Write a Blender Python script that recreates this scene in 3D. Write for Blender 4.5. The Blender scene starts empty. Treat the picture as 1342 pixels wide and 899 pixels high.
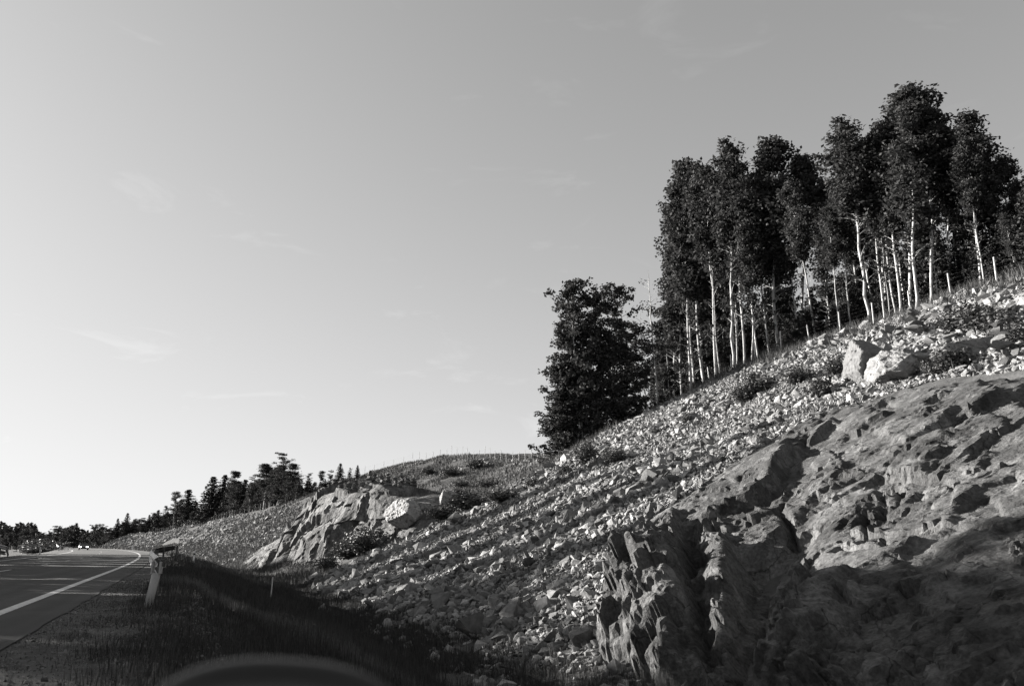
import bpy, bmesh, math, random
import numpy as np
from mathutils import Vector, Matrix

rng = np.random.default_rng(7)
random.seed(7)
R = math.radians
SC = bpy.context.scene
COL = SC.collection

# ------------------------------------------------------------------ camera
CAMH = 1.1
PITCH = R(14.1)
FPX = 1050.0
cam = bpy.data.cameras.new('camera')
cam.sensor_width = 36.0
cam.lens = 36.0 * FPX / 1342.0
cam.clip_start = 0.05
cam.clip_end = 6000
cam.dof.use_dof = True
cam.dof.focus_distance = 45
cam.dof.aperture_fstop = 3.4
cobj = bpy.data.objects.new('camera', cam)
cobj.location = (0, 0, CAMH)
cobj.rotation_euler = (math.pi / 2 + PITCH, 0, 0)
COL.objects.link(cobj)
SC.camera = cobj

# ------------------------------------------------------------------ light
SUN_EL = R(13.0)
HS = np.array([-0.928, 0.371])           # horizontal direction towards the sun
HS /= np.linalg.norm(HS)
HE = np.array([-HS[1] * -1, -HS[0]])      # perpendicular, pointing away from the camera
sunv = Vector((HS[0] * math.cos(SUN_EL), HS[1] * math.cos(SUN_EL), math.sin(SUN_EL)))
sl = bpy.data.lights.new('sun', 'SUN')
sl.energy = 5.0
sl.angle = R(0.53)
sl.color = (1.0, 0.97, 0.93)
so = bpy.data.objects.new('sun', sl)
so.rotation_euler = sunv.to_track_quat('Z', 'Y').to_euler()
COL.objects.link(so)

W = bpy.data.worlds.new('World')
SC.world = W
W.use_nodes = True
wn, wl = W.node_tree.nodes, W.node_tree.links
wn.clear()
wo = wn.new('ShaderNodeOutputWorld')
bg = wn.new('ShaderNodeBackground')
sky = wn.new('ShaderNodeTexSky')
sky.sky_type = 'NISHITA'
sky.sun_disc = False
sky.sun_elevation = SUN_EL
sky.sun_rotation = math.atan2(HS[0], HS[1])
sky.air_density = 1.0
sky.dust_density = 0.8
sky.ozone_density = 1.0
sep = wn.new('ShaderNodeSeparateColor')
wl.new(sky.outputs[0], sep.inputs[0])
# black-and-white film behind a yellow filter: red and green, hardly any blue
m1 = wn.new('ShaderNodeMath'); m1.operation = 'MULTIPLY'; m1.inputs[1].default_value = 0.95
m2 = wn.new('ShaderNodeMath'); m2.operation = 'MULTIPLY_ADD'; m2.inputs[1].default_value = 0.05
wl.new(sep.outputs[0], m1.inputs[0])
wl.new(sep.outputs[1], m2.inputs[0]); wl.new(m1.outputs[0], m2.inputs[2])
# faint wisps of cloud
tc = wn.new('ShaderNodeTexCoord')
mp = wn.new('ShaderNodeMapping'); mp.inputs['Scale'].default_value = (3.0, 3.0, 9.0)
wl.new(tc.outputs['Generated'], mp.inputs[0])
nz = wn.new('ShaderNodeTexNoise'); nz.inputs['Scale'].default_value = 2.2; nz.inputs['Detail'].default_value = 8
nz.inputs['Roughness'].default_value = 0.62; nz.inputs['Distortion'].default_value = 0.7
wl.new(mp.outputs[0], nz.inputs['Vector'])
rp = wn.new('ShaderNodeValToRGB')
rp.color_ramp.elements[0].position = 0.60; rp.color_ramp.elements[0].color = (0, 0, 0, 1)
rp.color_ramp.elements[1].position = 0.82; rp.color_ramp.elements[1].color = (1, 1, 1, 1)
wl.new(nz.outputs[0], rp.inputs[0])
m3 = wn.new('ShaderNodeMath'); m3.operation = 'MULTIPLY_ADD'; m3.inputs[1].default_value = 0.16; m3.inputs[2].default_value = 1.0
wl.new(rp.outputs[0], m3.inputs[0])
m4 = wn.new('ShaderNodeMath'); m4.operation = 'MULTIPLY'
# the soft shoulder of the film
m5 = wn.new('ShaderNodeMath'); m5.operation = 'ADD'; m5.inputs[1].default_value = 1.9
m7 = wn.new('ShaderNodeMath'); m7.operation = 'DIVIDE'
m6 = wn.new('ShaderNodeMath'); m6.operation = 'MULTIPLY'; m6.inputs[1].default_value = 6.1
wl.new(m2.outputs[0], m5.inputs[0]); wl.new(m2.outputs[0], m7.inputs[0]); wl.new(m5.outputs[0], m7.inputs[1]); wl.new(m7.outputs[0], m6.inputs[0])
wl.new(m6.outputs[0], m4.inputs[0]); wl.new(m3.outputs[0], m4.inputs[1])
wl.new(m4.outputs[0], bg.inputs[0])
bg.inputs[1].default_value = 0.05
wl.new(bg.outputs[0], wo.inputs[0])

SC.view_settings.view_transform = 'Standard'
SC.view_settings.look = 'None'
SC.view_settings.exposure = 1.88
SC.view_settings.gamma = 1.0
SC.view_settings.use_curve_mapping = False
SC.render.engine = 'CYCLES'
SC.cycles.max_bounces = 4
SC.cycles.diffuse_bounces = 1
SC.cycles.transparent_max_bounces = 8

# ------------------------------------------------------------------ coordinates
VD = np.array([0.9285, 0.3714])          # across the road, to the right
SD = np.array([-0.3714, 0.9285])         # along the road, away
S0, RC = 40.0, 1200.0

def xy(s, v):
    s = np.asarray(s, float); v = np.asarray(v, float)
    e = np.maximum(s - S0, 0.0)
    th = np.minimum(e / RC, 0.75)
    es = RC * th
    rest = e - es
    fwd = np.minimum(s, S0) + RC * np.sin(th) + rest * np.cos(th)
    lat = -RC * (1 - np.cos(th)) - rest * np.sin(th)
    fwd = fwd + v * 0 + (v - 2.69) * np.sin(th)
    lat = lat + (v - 2.69) * np.cos(th)
    x = fwd * SD[0] + lat * VD[0]
    y = fwd * SD[1] + lat * VD[1]
    return x, y

def heading(s):
    th = min(max(s - S0, 0) / RC, 0.75)
    return math.atan2(SD[1], SD[0]) + th

CP, SP = math.cos(PITCH), math.sin(PITCH)
def ray(px, py):
    a = (px - 671.0) / FPX; b = (449.5 - py) / FPX
    return np.array([a, CP - b * SP, SP + b * CP])
def project(x, y, z):
    z = z - CAMH
    d = y * CP + z * SP
    u = -y * SP + z * CP
    return 671 + FPX * x / d, 449.5 - FPX * u / d
SLOPE = 0.515
def on_slope(px, py, lift=0.0):
    """point of the straight near slope seen in direction px,py -> s, v"""
    d = ray(px, py)
    # CAMH + t dz = -1.55 + SLOPE*(v-10.5)+lift ; v = t*(d.VD)+2.69
    k = d[0] * VD[0] + d[1] * VD[1]
    t = (CAMH + 1.55 - lift - SLOPE * (2.69 - 10.5)) / (SLOPE * k - d[2])
    x, y = t * d[0], t * d[1]
    return x * SD[0] + y * SD[1], x * VD[0] + y * VD[1] + 2.69

# ------------------------------------------------------------------ noise
def _hash(i, j, seed):
    n = (i * 374761393 + j * 668265263 + seed * 1442695041) & 0xffffffff
    n = ((n ^ (n >> 13)) * 1274126177) & 0xffffffff
    return ((n ^ (n >> 16)) & 0xffff) / 65535.0
def vnoise(x, y, seed=0):
    xi = np.floor(x).astype(np.int64); yi = np.floor(y).astype(np.int64)
    fx = x - xi; fy = y - yi
    fx = fx * fx * (3 - 2 * fx); fy = fy * fy * (3 - 2 * fy)
    a = _hash(xi, yi, seed); b = _hash(xi + 1, yi, seed)
    c = _hash(xi, yi + 1, seed); d = _hash(xi + 1, yi + 1, seed)
    return (a + (b - a) * fx) * (1 - fy) + (c + (d - c) * fx) * fy - 0.5
def fbm(x, y, seed=0, oct=4, rough=0.5):
    r = 0; a = 1.0
    for k in range(oct):
        r = r + a * vnoise(x, y, seed + 17 * k); a *= rough; x = x * 2.03 + 5.1; y = y * 2.03 + 9.7
    return r
def facets(x, y, seed=0, tilt=1.0):
    """piecewise planar noise: every cell of a jittered grid is a tilted facet"""
    xi = np.floor(x).astype(np.int64); yi = np.floor(y).astype(np.int64)
    best = np.full(x.shape, 1e9); val = np.zeros(x.shape); second = np.full(x.shape, 1e9)
    for dx in (-1, 0, 1):
        for dy in (-1, 0, 1):
            cx = xi + dx; cy = yi + dy
            jx = cx + _hash(cx, cy, seed); jy = cy + _hash(cx, cy, seed + 1)
            d = (x - jx) ** 2 + (y - jy) ** 2
            h = (_hash(cx, cy, seed + 2) - 0.5) + tilt * ((_hash(cx, cy, seed + 3) - 0.5) * (x - jx) + (_hash(cx, cy, seed + 4) - 0.5) * (y - jy)) * 1.6
            m = d < best
            second = np.where(m, best, np.minimum(second, d))
            best = np.where(m, d, best); val = np.where(m, h, val)
    return val, np.sqrt(second) - np.sqrt(best)

# ------------------------------------------------------------------ terrain
def near(vtop=42.0):
    return ([-400, -60, -25, -16, -13, -11.6, 2.7, 3.2, 4.2, 5.4, 7.5, 9.6, 10.6, 26, vtop, 46, 60, 100, 400],
            [1, 0, -1.0, -1.0, -.4, -.02, -.02, -.1, -.5, -.75, -1.65, -1.75, -1.45, -1.55 + SLOPE * 15.5, -1.55 + SLOPE * 31.5, 15.4, 16.2, 17, 20])
L = [-400, -60, -25, -16, -13, -11.6, 2.7, 3.2, 4.2, 5.4, 7.5, 9.6]
LZ = [1, 0, -1.0, -1.0, -.4, -.02, -.02, -.1, -.5, -.75, -1.6, -1.7]
KN = [
    (-80, near()), (30, near()), (50, near()),
    (63, (L + [10.8, 16, 22, 30, 42, 52, 80, 400], LZ + [-1.65, -1.1, .4, 3.2, 9.5, 13.5, 15, 20])),
    (77, (L + [10.8, 15, 20, 28, 40, 50, 60, 400], LZ + [-1.65, -.7, 1.8, 3.8, 8, 13, 15, 20])),
    (90, (L + [10.8, 16, 22, 30, 38, 50, 58, 400], LZ + [-1.65, 1.2, 3.6, 4.8, 7.6, 12.6, 14, 20])),
    (105, (L + [10.8, 16, 22, 34, 44, 50, 60, 400], LZ + [-1.65, 1.4, 3.4, 6.6, 9.6, 12.4, 14, 20])),
    (130, (L + [10.8, 18, 30, 44, 54, 62, 400], LZ + [-1.65, 2.6, 6.2, 11.5, 15.6, 16.5, 20])),
    (152, (L + [10.8, 19, 27, 42, 54, 62, 400], LZ + [-1.65, 3.4, 8.2, 13.2, 18.2, 18.6, 20])),
    (178, (L + [10.8, 18, 27, 40, 54, 62, 400], LZ + [-1.65, 3.4, 7.9, 13.4, 18.0, 18.6, 20])),
    (230, (L + [10.8, 18, 26, 40, 60, 400], LZ + [-1.65, 2.8, 6.7, 9.5, 11.5, 20])),
    (320, (L + [10.8, 17, 25, 40, 60, 400], LZ + [-1.65, 1.4, 4.6, 6, 8, 14])),
    (450, (L + [10.8, 20, 30, 60, 400], LZ + [-1.0, 1, 2.2, 4, 8])),
    (700, (L + [10.8, 20, 30, 60, 400], LZ + [-.6, 0, 1, 1, 2])),
    (3000, (L + [10.8, 20, 400], LZ + [-.6, 0, 1])),
]
VG = np.concatenate([np.linspace(-400, -30, 60), np.linspace(-29.9, 80, 880), np.linspace(80.5, 400, 60)])
KS = np.array([k[0] for k in KN], float)
KZ = np.array([np.interp(VG, k[1][0], k[1][1]) for k in KN])
# soften the corners of every profile
kern = np.ones(7) / 7
for i in range(len(KZ)):
    z = np.convolve(np.pad(KZ[i], 3, mode='edge'), kern, 'valid'); m = (VG > 4.5) & (VG < 79); KZ[i][m] = z[m]

def ground(s, v, noise=True):
    s = np.asarray(s, float); v = np.asarray(v, float)
    s, v = np.broadcast_arrays(s, v)
    i = np.clip(np.searchsorted(KS, s) - 1, 0, len(KS) - 2)
    f = np.clip((s - KS[i]) / (KS[i + 1] - KS[i]), 0, 1)
    f = f * f * (3 - 2 * f)
    j = np.clip(np.searchsorted(VG, v) - 1, 0, len(VG) - 2)
    g = np.clip((v - VG[j]) / (VG[j + 1] - VG[j]), 0, 1)
    a = KZ[i, j] * (1 - g) + KZ[i, j + 1] * g
    b = KZ[i + 1, j] * (1 - g) + KZ[i + 1, j + 1] * g
    z = a * (1 - f) + b * f
    if noise:
        amp = np.clip((v - 3.0) / 3, 0, 1) * (0.35 + 0.65 * np.clip((v - 10) / 8, 0, 1))
        z = z + amp * (0.55 * fbm(s / 5.0, v / 5.0, 3, 4) + np.clip((s - 55) / 20, 0, 1) * 1.3 * fbm(s / 13.0, v / 11.0, 9, 3))
        amp2 = np.clip((-13 - v) / 3, 0, 1)
        z = z + amp2 * 0.5 * fbm(s / 9.0, v / 9.0, 5, 3)
        z = z + 0.035 * fbm(s / 0.5, v / 0.5, 31, 3) * np.clip((v - 1.1) / 0.5, 0, 1)
    return z

def gp(s, v):
    x, y = xy(s, v)
    return float(x), float(y), float(ground(s, v))

def hit(px, py, tmin=4, tmax=420):
    """first hit of a pixel ray with the terrain: s, v, (x, y, z)"""
    d = ray(px, py)
    t = np.linspace(tmin, tmax, 3000) if tmax > 100 else np.linspace(tmin, tmax, 800)
    X, Y, Z = t * d[0], t * d[1], CAMH + t * d[2]
    s, v = inv(X, Y)
    below = Z < ground(s, v)
    k = int(np.argmax(below)) if below.any() else len(t) - 1
    return float(s[k]), float(v[k]), (float(X[k]), float(Y[k]), float(Z[k]))

def inv(x, y):
    f = x * SD[0] + y * SD[1]; l = x * VD[0] + y * VD[1]
    # undo the curve by a few fixed point steps
    s = f.copy() if hasattr(f, 'copy') else np.array(f, float); v = l + 2.69
    for _ in range(6):
        X, Y = xy(s, v)
        ex = x - X; ey = y - Y
        s = s + ex * SD[0] + ey * SD[1]; v = v + ex * VD[0] + ey * VD[1]
    return s, v

# ------------------------------------------------------------------ materials
def mat(name, lo, hi, scale=6.0, rough=0.85, bump=0.0, bscale=30.0, detail=8.0, coords='Object', spots=None, spec=0.3, stretch=(1, 1, 1), per_obj=0.0, mid=0.5, width=0.22):
    m = bpy.data.materials.new(name); m.use_nodes = True
    n, l = m.node_tree.nodes, m.node_tree.links
    b = n['Principled BSDF']
    b.inputs['Roughness'].default_value = rough
    b.inputs['Specular IOR Level'].default_value = spec
    t = n.new('ShaderNodeTexCoord'); mpn = n.new('ShaderNodeMapping')
    mpn.inputs['Scale'].default_value = stretch
    if coords == 'World':
        g = n.new('ShaderNodeNewGeometry'); l.new(g.outputs['Position'], mpn.inputs[0])
    else:
        l.new(t.outputs[coords], mpn.inputs[0])
    nz = n.new('ShaderNodeTexNoise'); nz.inputs['Scale'].default_value = scale; nz.inputs['Detail'].default_value = detail; nz.inputs['Roughness'].default_value = 0.6
    l.new(mpn.outputs[0], nz.inputs['Vector'])
    r = n.new('ShaderNodeValToRGB')
    r.color_ramp.elements[0].position = mid - width; r.color_ramp.elements[0].color = (lo, lo, lo, 1)
    r.color_ramp.elements[1].position = mid + width; r.color_ramp.elements[1].color = (hi, hi, hi, 1)
    l.new(nz.outputs[0], r.inputs[0])
    out = r.outputs[0]
    if spots:
        val, sc, thr = spots
        n2 = n.new('ShaderNodeTexNoise'); n2.inputs['Scale'].default_value = sc; n2.inputs['Detail'].default_value = 6
        l.new(mpn.outputs[0], n2.inputs['Vector'])
        r2 = n.new('ShaderNodeValToRGB')
        r2.color_ramp.elements[0].position = thr; r2.color_ramp.elements[0].color = (0, 0, 0, 1)
        r2.color_ramp.elements[1].position = thr + 0.08; r2.color_ramp.elements[1].color = (1, 1, 1, 1)
        l.new(n2.outputs[0], r2.inputs[0])
        mx = n.new('ShaderNodeMix'); mx.data_type = 'RGBA'
        l.new(r2.outputs[0], mx.inputs[0]); l.new(out, mx.inputs[6]); mx.inputs[7].default_value = (val, val, val, 1)
        out = mx.outputs[2]
    if per_obj:
        oi = n.new('ShaderNodeObjectInfo')
        mr = n.new('ShaderNodeMapRange'); mr.inputs[3].default_value = 1 - per_obj; mr.inputs[4].default_value = 1 + per_obj
        l.new(oi.outputs['Random'], mr.inputs[0])
        mu = n.new('ShaderNodeVectorMath'); mu.operation = 'SCALE'
        l.new(out, mu.inputs[0]); l.new(mr.outputs[0], mu.inputs['Scale'])
        out = mu.outputs[0]
    l.new(out, b.inputs['Base Color'])
    if bump:
        n3 = n.new('ShaderNodeTexNoise'); n3.inputs['Scale'].default_value = bscale; n3.inputs['Detail'].default_value = 8; n3.inputs['Roughness'].default_value = 0.65
        l.new(mpn.outputs[0], n3.inputs['Vector'])
        bp = n.new('ShaderNodeBump'); bp.inputs['Strength'].default_value = 1.0; bp.inputs['Distance'].default_value = bump
        l.new(n3.outputs[0], bp.inputs['Height']); l.new(bp.outputs[0], b.inputs['Normal'])
    return m

def island_mat(name, lo, hi, rough=0.9, bump=0.0, bscale=20, spec=0.2, fine=0.25, trans=0.0):
    """each stone or leaf of a joined mesh gets its own tone"""
    m = bpy.data.materials.new(name); m.use_nodes = True
    n, l = m.node_tree.nodes, m.node_tree.links
    b = n['Principled BSDF']; b.inputs['Roughness'].default_value = rough; b.inputs['Specular IOR Level'].default_value = spec
    g = n.new('ShaderNodeNewGeometry')
    mr = n.new('ShaderNodeMapRange'); mr.inputs[3].default_value = lo; mr.inputs[4].default_value = hi
    l.new(g.outputs['Random Per Island'], mr.inputs[0])
    out = mr.outputs[0]
    if fine:
        nz = n.new('ShaderNodeTexNoise'); nz.inputs['Scale'].default_value = 9; nz.inputs['Detail'].default_value = 6
        l.new(g.outputs['Position'], nz.inputs['Vector'])
        m2 = n.new('ShaderNodeMapRange'); m2.inputs[1].default_value = .3; m2.inputs[2].default_value = .7; m2.inputs[3].default_value = 1 - fine; m2.inputs[4].default_value = 1 + fine
        l.new(nz.outputs[0], m2.inputs[0])
        mu = n.new('ShaderNodeMath'); mu.operation = 'MULTIPLY'; l.new(out, mu.inputs[0]); l.new(m2.outputs[0], mu.inputs[1])
        out = mu.outputs[0]
    l.new(out, b.inputs['Base Color'])
    if bump:
        n3 = n.new('ShaderNodeTexNoise'); n3.inputs['Scale'].default_value = bscale; n3.inputs['Detail'].default_value = 6
        l.new(g.outputs['Position'], n3.inputs['Vector'])
        bp = n.new('ShaderNodeBump'); bp.inputs['Distance'].default_value = bump
        l.new(n3.outputs[0], bp.inputs['Height']); l.new(bp.outputs[0], b.inputs['Normal'])
    if trans:
        tr = n.new('ShaderNodeBsdfTranslucent'); l.new(out, tr.inputs[0])
        mx = n.new('ShaderNodeMixShader'); mx.inputs[0].default_value = trans
        l.new(b.outputs[0], mx.inputs[1]); l.new(tr.outputs[0], mx.inputs[2])
        l.new(mx.outputs[0], n['Material Output'].inputs[0])
    return m

def plain(name, val, rough=0.6, metal=0.0, emit=0.0, spec=0.5):
    m = mat(name, val * 0.85, val * 1.12, 14, rough, spec=spec)
    b = m.node_tree.nodes['Principled BSDF']
    b.inputs['Metallic'].default_value = metal
    if emit:
        b.inputs['Emission Color'].default_value = (1, 1, 1, 1); b.inputs['Emission Strength'].default_value = emit
    return m

M = {}
M['soil'] = mat('soil', 0.025, 0.07, 1.1, 0.95, 0.05, 9, coords='World', spots=(0.13, 3.0, 0.60))
M['asphalt'] = mat('asphalt', 0.022, 0.040, 0.7, 0.85, 0.004, 90, coords='World', spots=(0.065, 60, 0.6), stretch=(1, 1, 1))
M['paint'] = mat('road_paint', 0.35, 0.7, 9, 0.7, coords='World', spots=(0.3, 30, 0.66))
M['gravel'] = mat('gravel_base', 0.035, 0.09, 4, 0.95, 0.02, 40, coords='World', spots=(0.2, 25, 0.62))
M['grit'] = mat('scree_grit', 0.04, 0.11, 2.2, 0.95, 0.06, 12, coords='World')
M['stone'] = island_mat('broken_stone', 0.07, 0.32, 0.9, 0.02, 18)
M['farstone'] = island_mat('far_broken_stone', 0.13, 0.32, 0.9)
M['pebble'] = island_mat('pebble', 0.05, 0.2, 0.9, fine=0.1)
M['stone1'] = mat('broken_stone_single', 0.08, 0.18, 7, 0.9, 0.02, 18, per_obj=0.4)
M['cairn'] = mat('cairn_stone', 0.06, 0.16, 9, 0.9, 0.01, 22, per_obj=0.4)
M['pale'] = mat('pale_rock', 0.13, 0.26, 2.2, 0.85, 0.10, 5, spots=(0.08, 3, 0.56))
M['tail'] = plain('dark_beam', 0.025, 0.95, spec=0.1)
M['whiterock'] = mat('white_rock', 0.2, 0.36, 2.2, 0.85, 0.10, 5, spots=(0.12, 3, 0.58))
M['leaf'] = island_mat('leaf', 0.02, 0.07, 0.75, spec=0.12, fine=0, trans=0.25)
M['leafd'] = island_mat('dark_leaf', 0.014, 0.045, 0.8, spec=0.1, fine=0, trans=0.08)
M['needle'] = island_mat('needles', 0.018, 0.05, 0.7, spec=0.25, fine=0, trans=0.05)
M['shrub'] = island_mat('shrub_leaf', 0.03, 0.11, 0.6, spec=0.3, fine=0, trans=0.1)
M['grass'] = island_mat('grass_blades', 0.02, 0.07, 0.8, fine=0, trans=0.12)
M['drygrass'] = island_mat('dry_grass', 0.05, 0.15, 0.8, fine=0, trans=0.15)
M['hillgrass'] = island_mat('hill_grass', 0.04, 0.11, 0.8, fine=0, trans=0.12)
M['birch'] = mat('birch_bark', 0.2, 0.5, 2.2, 0.8, coords='Object', spots=(0.05, 7, 0.57), stretch=(1, 1, 0.45))
M['bark'] = mat('bark', 0.05, 0.14, 6, 0.9, 0.01, 20, stretch=(1, 1, .3))
M['post'] = plain('fence_wood', 0.5, 0.8)
M['wire'] = plain('fence_wire', 0.05, 0.8)
M['steel'] = plain('galvanised_steel', 0.3, 0.5, 0.0)
M['steeld'] = plain('weathered_steel', 0.08, 0.7)
M['white'] = plain('white_plastic', 0.75, 0.5)
M['black'] = plain('black_plastic', 0.008, 0.45)
M['tyre'] = plain('tyre_rubber', 0.02, 0.9)
M['glass'] = plain('dark_glass', 0.03, 0.08)
M['darkpaint'] = plain('dark_car_paint', 0.05, 0.25)
M['palepaint'] = plain('pale_car_paint', 0.6, 0.25)
M['lamp'] = plain('lit_headlight', 0.9, 0.2, emit=4.0)
M['rim'] = plain('alloy', 0.4, 0.35)

def wear(m, lo, hi):
    """long streaks along the carriageway: wheel tracks, sealed joints"""
    n, l = m.node_tree.nodes, m.node_tree.links; b = n['Principled BSDF']
    src = b.inputs['Base Color'].links[0].from_socket
    g = n.new('ShaderNodeNewGeometry'); r1 = n.new('ShaderNodeMapping'); r1.inputs['Rotation'].default_value = (0, 0, -math.atan2(SD[1], SD[0]))
    r2 = n.new('ShaderNodeMapping'); r2.inputs['Scale'].default_value = (.03, 1.1, 1)
    l.new(g.outputs['Position'], r1.inputs[0]); l.new(r1.outputs[0], r2.inputs[0])
    t_ = n.new('ShaderNodeTexNoise'); t_.inputs['Scale'].default_value = 1.6; t_.inputs['Detail'].default_value = 6; l.new(r2.outputs[0], t_.inputs['Vector'])
    k = n.new('ShaderNodeMapRange'); k.inputs[1].default_value = .35; k.inputs[2].default_value = .65; k.inputs[3].default_value = lo; k.inputs[4].default_value = hi; l.new(t_.outputs[0], k.inputs[0])
    s_ = n.new('ShaderNodeVectorMath'); s_.operation = 'SCALE'; l.new(src, s_.inputs[0]); l.new(k.outputs[0], s_.inputs['Scale'])
    vo = n.new('ShaderNodeTexVoronoi'); vo.feature = 'DISTANCE_TO_EDGE'; vo.inputs['Scale'].default_value = .22; l.new(r1.outputs[0], vo.inputs['Vector'])
    k2 = n.new('ShaderNodeMapRange'); k2.inputs[2].default_value = .006; k2.inputs[3].default_value = .45; l.new(vo.outputs['Distance'], k2.inputs[0])
    s2 = n.new('ShaderNodeVectorMath'); s2.operation = 'SCALE'; l.new(s_.outputs[0], s2.inputs[0]); l.new(k2.outputs[0], s2.inputs['Scale'])
    l.new(s2.outputs[0], b.inputs['Base Color'])
wear(M['asphalt'], .7, 1.45)

# bedrock: veined, streaked along the dip, with lichen and broken pale scars
def rock_material(name, lo, hi):
    m = bpy.data.materials.new(name); m.use_nodes = True
    n, l = m.node_tree.nodes, m.node_tree.links
    b = n['Principled BSDF']; b.inputs['Roughness'].default_value = 0.82; b.inputs['Specular IOR Level'].default_value = 0.3
    g = n.new('ShaderNodeNewGeometry')
    def noise(sc, det, st=(1, 1, 1), rot=(0, 0, 0), dist=0.0):
        mp_ = n.new('ShaderNodeMapping'); mp_.inputs['Scale'].default_value = st; mp_.inputs['Rotation'].default_value = rot
        l.new(g.outputs['Position'], mp_.inputs[0])
        t_ = n.new('ShaderNodeTexNoise'); t_.inputs['Scale'].default_value = sc; t_.inputs['Detail'].default_value = det
        t_.inputs['Roughness'].default_value = 0.62; t_.inputs['Distortion'].default_value = dist
        l.new(mp_.outputs[0], t_.inputs['Vector']); return t_.outputs[0]
    def ramp(src, p0, c0, p1, c1):
        r_ = n.new('ShaderNodeValToRGB'); e = r_.color_ramp.elements
        e[0].position = p0; e[0].color = (c0, c0, c0, 1); e[1].position = p1; e[1].color = (c1, c1, c1, 1)
        l.new(src, r_.inputs[0]); return r_.outputs[0]
    def mix(f, a, bb, mode='MIX'):
        x = n.new('ShaderNodeMix'); x.data_type = 'RGBA'; x.blend_type = mode
        for sock, val in ((x.inputs[0], f), (x.inputs[6], a), (x.inputs[7], bb)):
            if isinstance(val, (int, float)): sock.default_value = val if sock == x.inputs[0] else (val, val, val, 1)
            else: l.new(val, sock)
        return x.outputs[2]
    base = ramp(noise(0.9, 12), 0.34, lo, 0.66, hi)
    streak = ramp(noise(2.2, 8, (1, 1, .5), (0, 0, .38), .15), 0.36, 0.6, 0.66, 1.4)
    c = mix(1.0, base, streak, 'MULTIPLY')
    c = mix(1.0, c, ramp(noise(0.55, 8, (1, 1, .6)), 0.38, 0.55, 0.6, 1.25), 'MULTIPLY')
    fine = ramp(noise(16, 10), 0.34, 0.62, 0.68, 1.42)
    c = mix(1.0, c, fine, 'MULTIPLY')
    c = mix(ramp(noise(2.1, 12), 0.58, 0, 0.68, 0.7), c, hi * 1.7)
    c = mix(ramp(noise(5.0, 6), 0.63, 0, 0.70, 0.6), c, lo * 0.35)
    # hairline joints
    vo = n.new('ShaderNodeTexVoronoi'); vo.feature = 'DISTANCE_TO_EDGE'; vo.inputs['Scale'].default_value = 1.1
    vm = n.new('ShaderNodeMapping'); vm.inputs['Rotation'].default_value = (.3, .2, .38); vm.inputs['Scale'].default_value = (1.3, .6, 1.2)
    wn_ = n.new('ShaderNodeTexNoise'); wn_.inputs['Scale'].default_value = 3.0; wn_.inputs['Detail'].default_value = 8
    l.new(g.outputs['Position'], wn_.inputs['Vector'])
    va = n.new('ShaderNodeVectorMath'); va.operation = 'MULTIPLY_ADD'; va.inputs[1].default_value = (.45, .45, .45)
    l.new(wn_.outputs[1], va.inputs[0]); l.new(g.outputs['Position'], va.inputs[2]); l.new(va.outputs[0], vm.inputs[0]); l.new(vm.outputs[0], vo.inputs['Vector'])
    joint = ramp(vo.outputs['Distance'], 0.0, 0.25, 0.022, 1.0)
    c = mix(ramp(noise(.9, 3), .45, 0, .55, 1), c, mix(1.0, c, joint, 'MULTIPLY'))
    l.new(c, b.inputs['Base Color'])
    bp = n.new('ShaderNodeBump'); bp.inputs['Distance'].default_value = 0.08; bp.inputs['Strength'].default_value = 1.0
    bp2 = n.new('ShaderNodeBump'); bp2.inputs['Distance'].default_value = 0.02; bp2.inputs['Strength'].default_value = 0.9
    l.new(noise(4.5, 14), bp.inputs['Height']); l.new(noise(30, 8), bp2.inputs['Height'])
    l.new(bp.outputs[0], bp2.inputs['Normal']); l.new(bp2.outputs[0], b.inputs['Normal'])
    return m
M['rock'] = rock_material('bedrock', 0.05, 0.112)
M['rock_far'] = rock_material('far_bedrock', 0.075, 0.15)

# ------------------------------------------------------------------ mesh helpers
def mesh_np(name, V, F, material, smooth=False):
    """F: (n,3) or (n,4) int array"""
    me = bpy.data.meshes.new(name)
    V = np.ascontiguousarray(V, np.float32); F = np.ascontiguousarray(F, np.int32)
    k = F.shape[1]
    me.vertices.add(len(V)); me.vertices.foreach_set('co', V.ravel())
    me.loops.add(F.size); me.loops.foreach_set('vertex_index', F.ravel())
    me.polygons.add(len(F)); me.polygons.foreach_set('loop_start', np.arange(0, F.size, k, dtype=np.int32))
    me.polygons.foreach_set('loop_total', np.full(len(F), k, np.int32))
    me.polygons.foreach_set('use_smooth', np.full(len(F), smooth))
    me.materials.append(material)
    me.update(calc_edges=True); me.validate()
    return me
def link(name, me, parent=None, loc=None):
    o = bpy.data.objects.new(name, me); COL.objects.link(o)
    if parent: o.parent = parent
    if loc: o.location = loc
    return o
def tag(o, label=None, cat=None, group=None, kind=None):
    if label: o['label'] = label
    if cat: o['category'] = cat
    if group: o['group'] = group
    if kind: o['kind'] = kind
    return o
def empty(name, loc=(0, 0, 0), rz=0.0):
    o = bpy.data.objects.new(name, None); o.empty_display_size = .2
    o.location = loc; o.rotation_euler = (0, 0, rz); COL.objects.link(o); return o
def copy_tree(o, parent=None):
    c = o.copy(); COL.objects.link(c)
    if parent: c.parent = parent
    for ch in [k for k in CHILD.get(o.name, [])]:
        d = copy_tree(ch, c)
    return c
CHILD = {}
def reg(root):
    for ch in root.children_recursive + [root]:
        CHILD[ch.name] = list(ch.children)
def bm_obj(name, bm, material, parent=None, smooth=False):
    bmesh.ops.recalc_face_normals(bm, faces=bm.faces)
    me = bpy.data.meshes.new(name); bm.to_mesh(me); bm.free()
    me.materials.append(material)
    if smooth:
        for p in me.polygons: p.use_smooth = True
    return link(name, me, parent)
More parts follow.
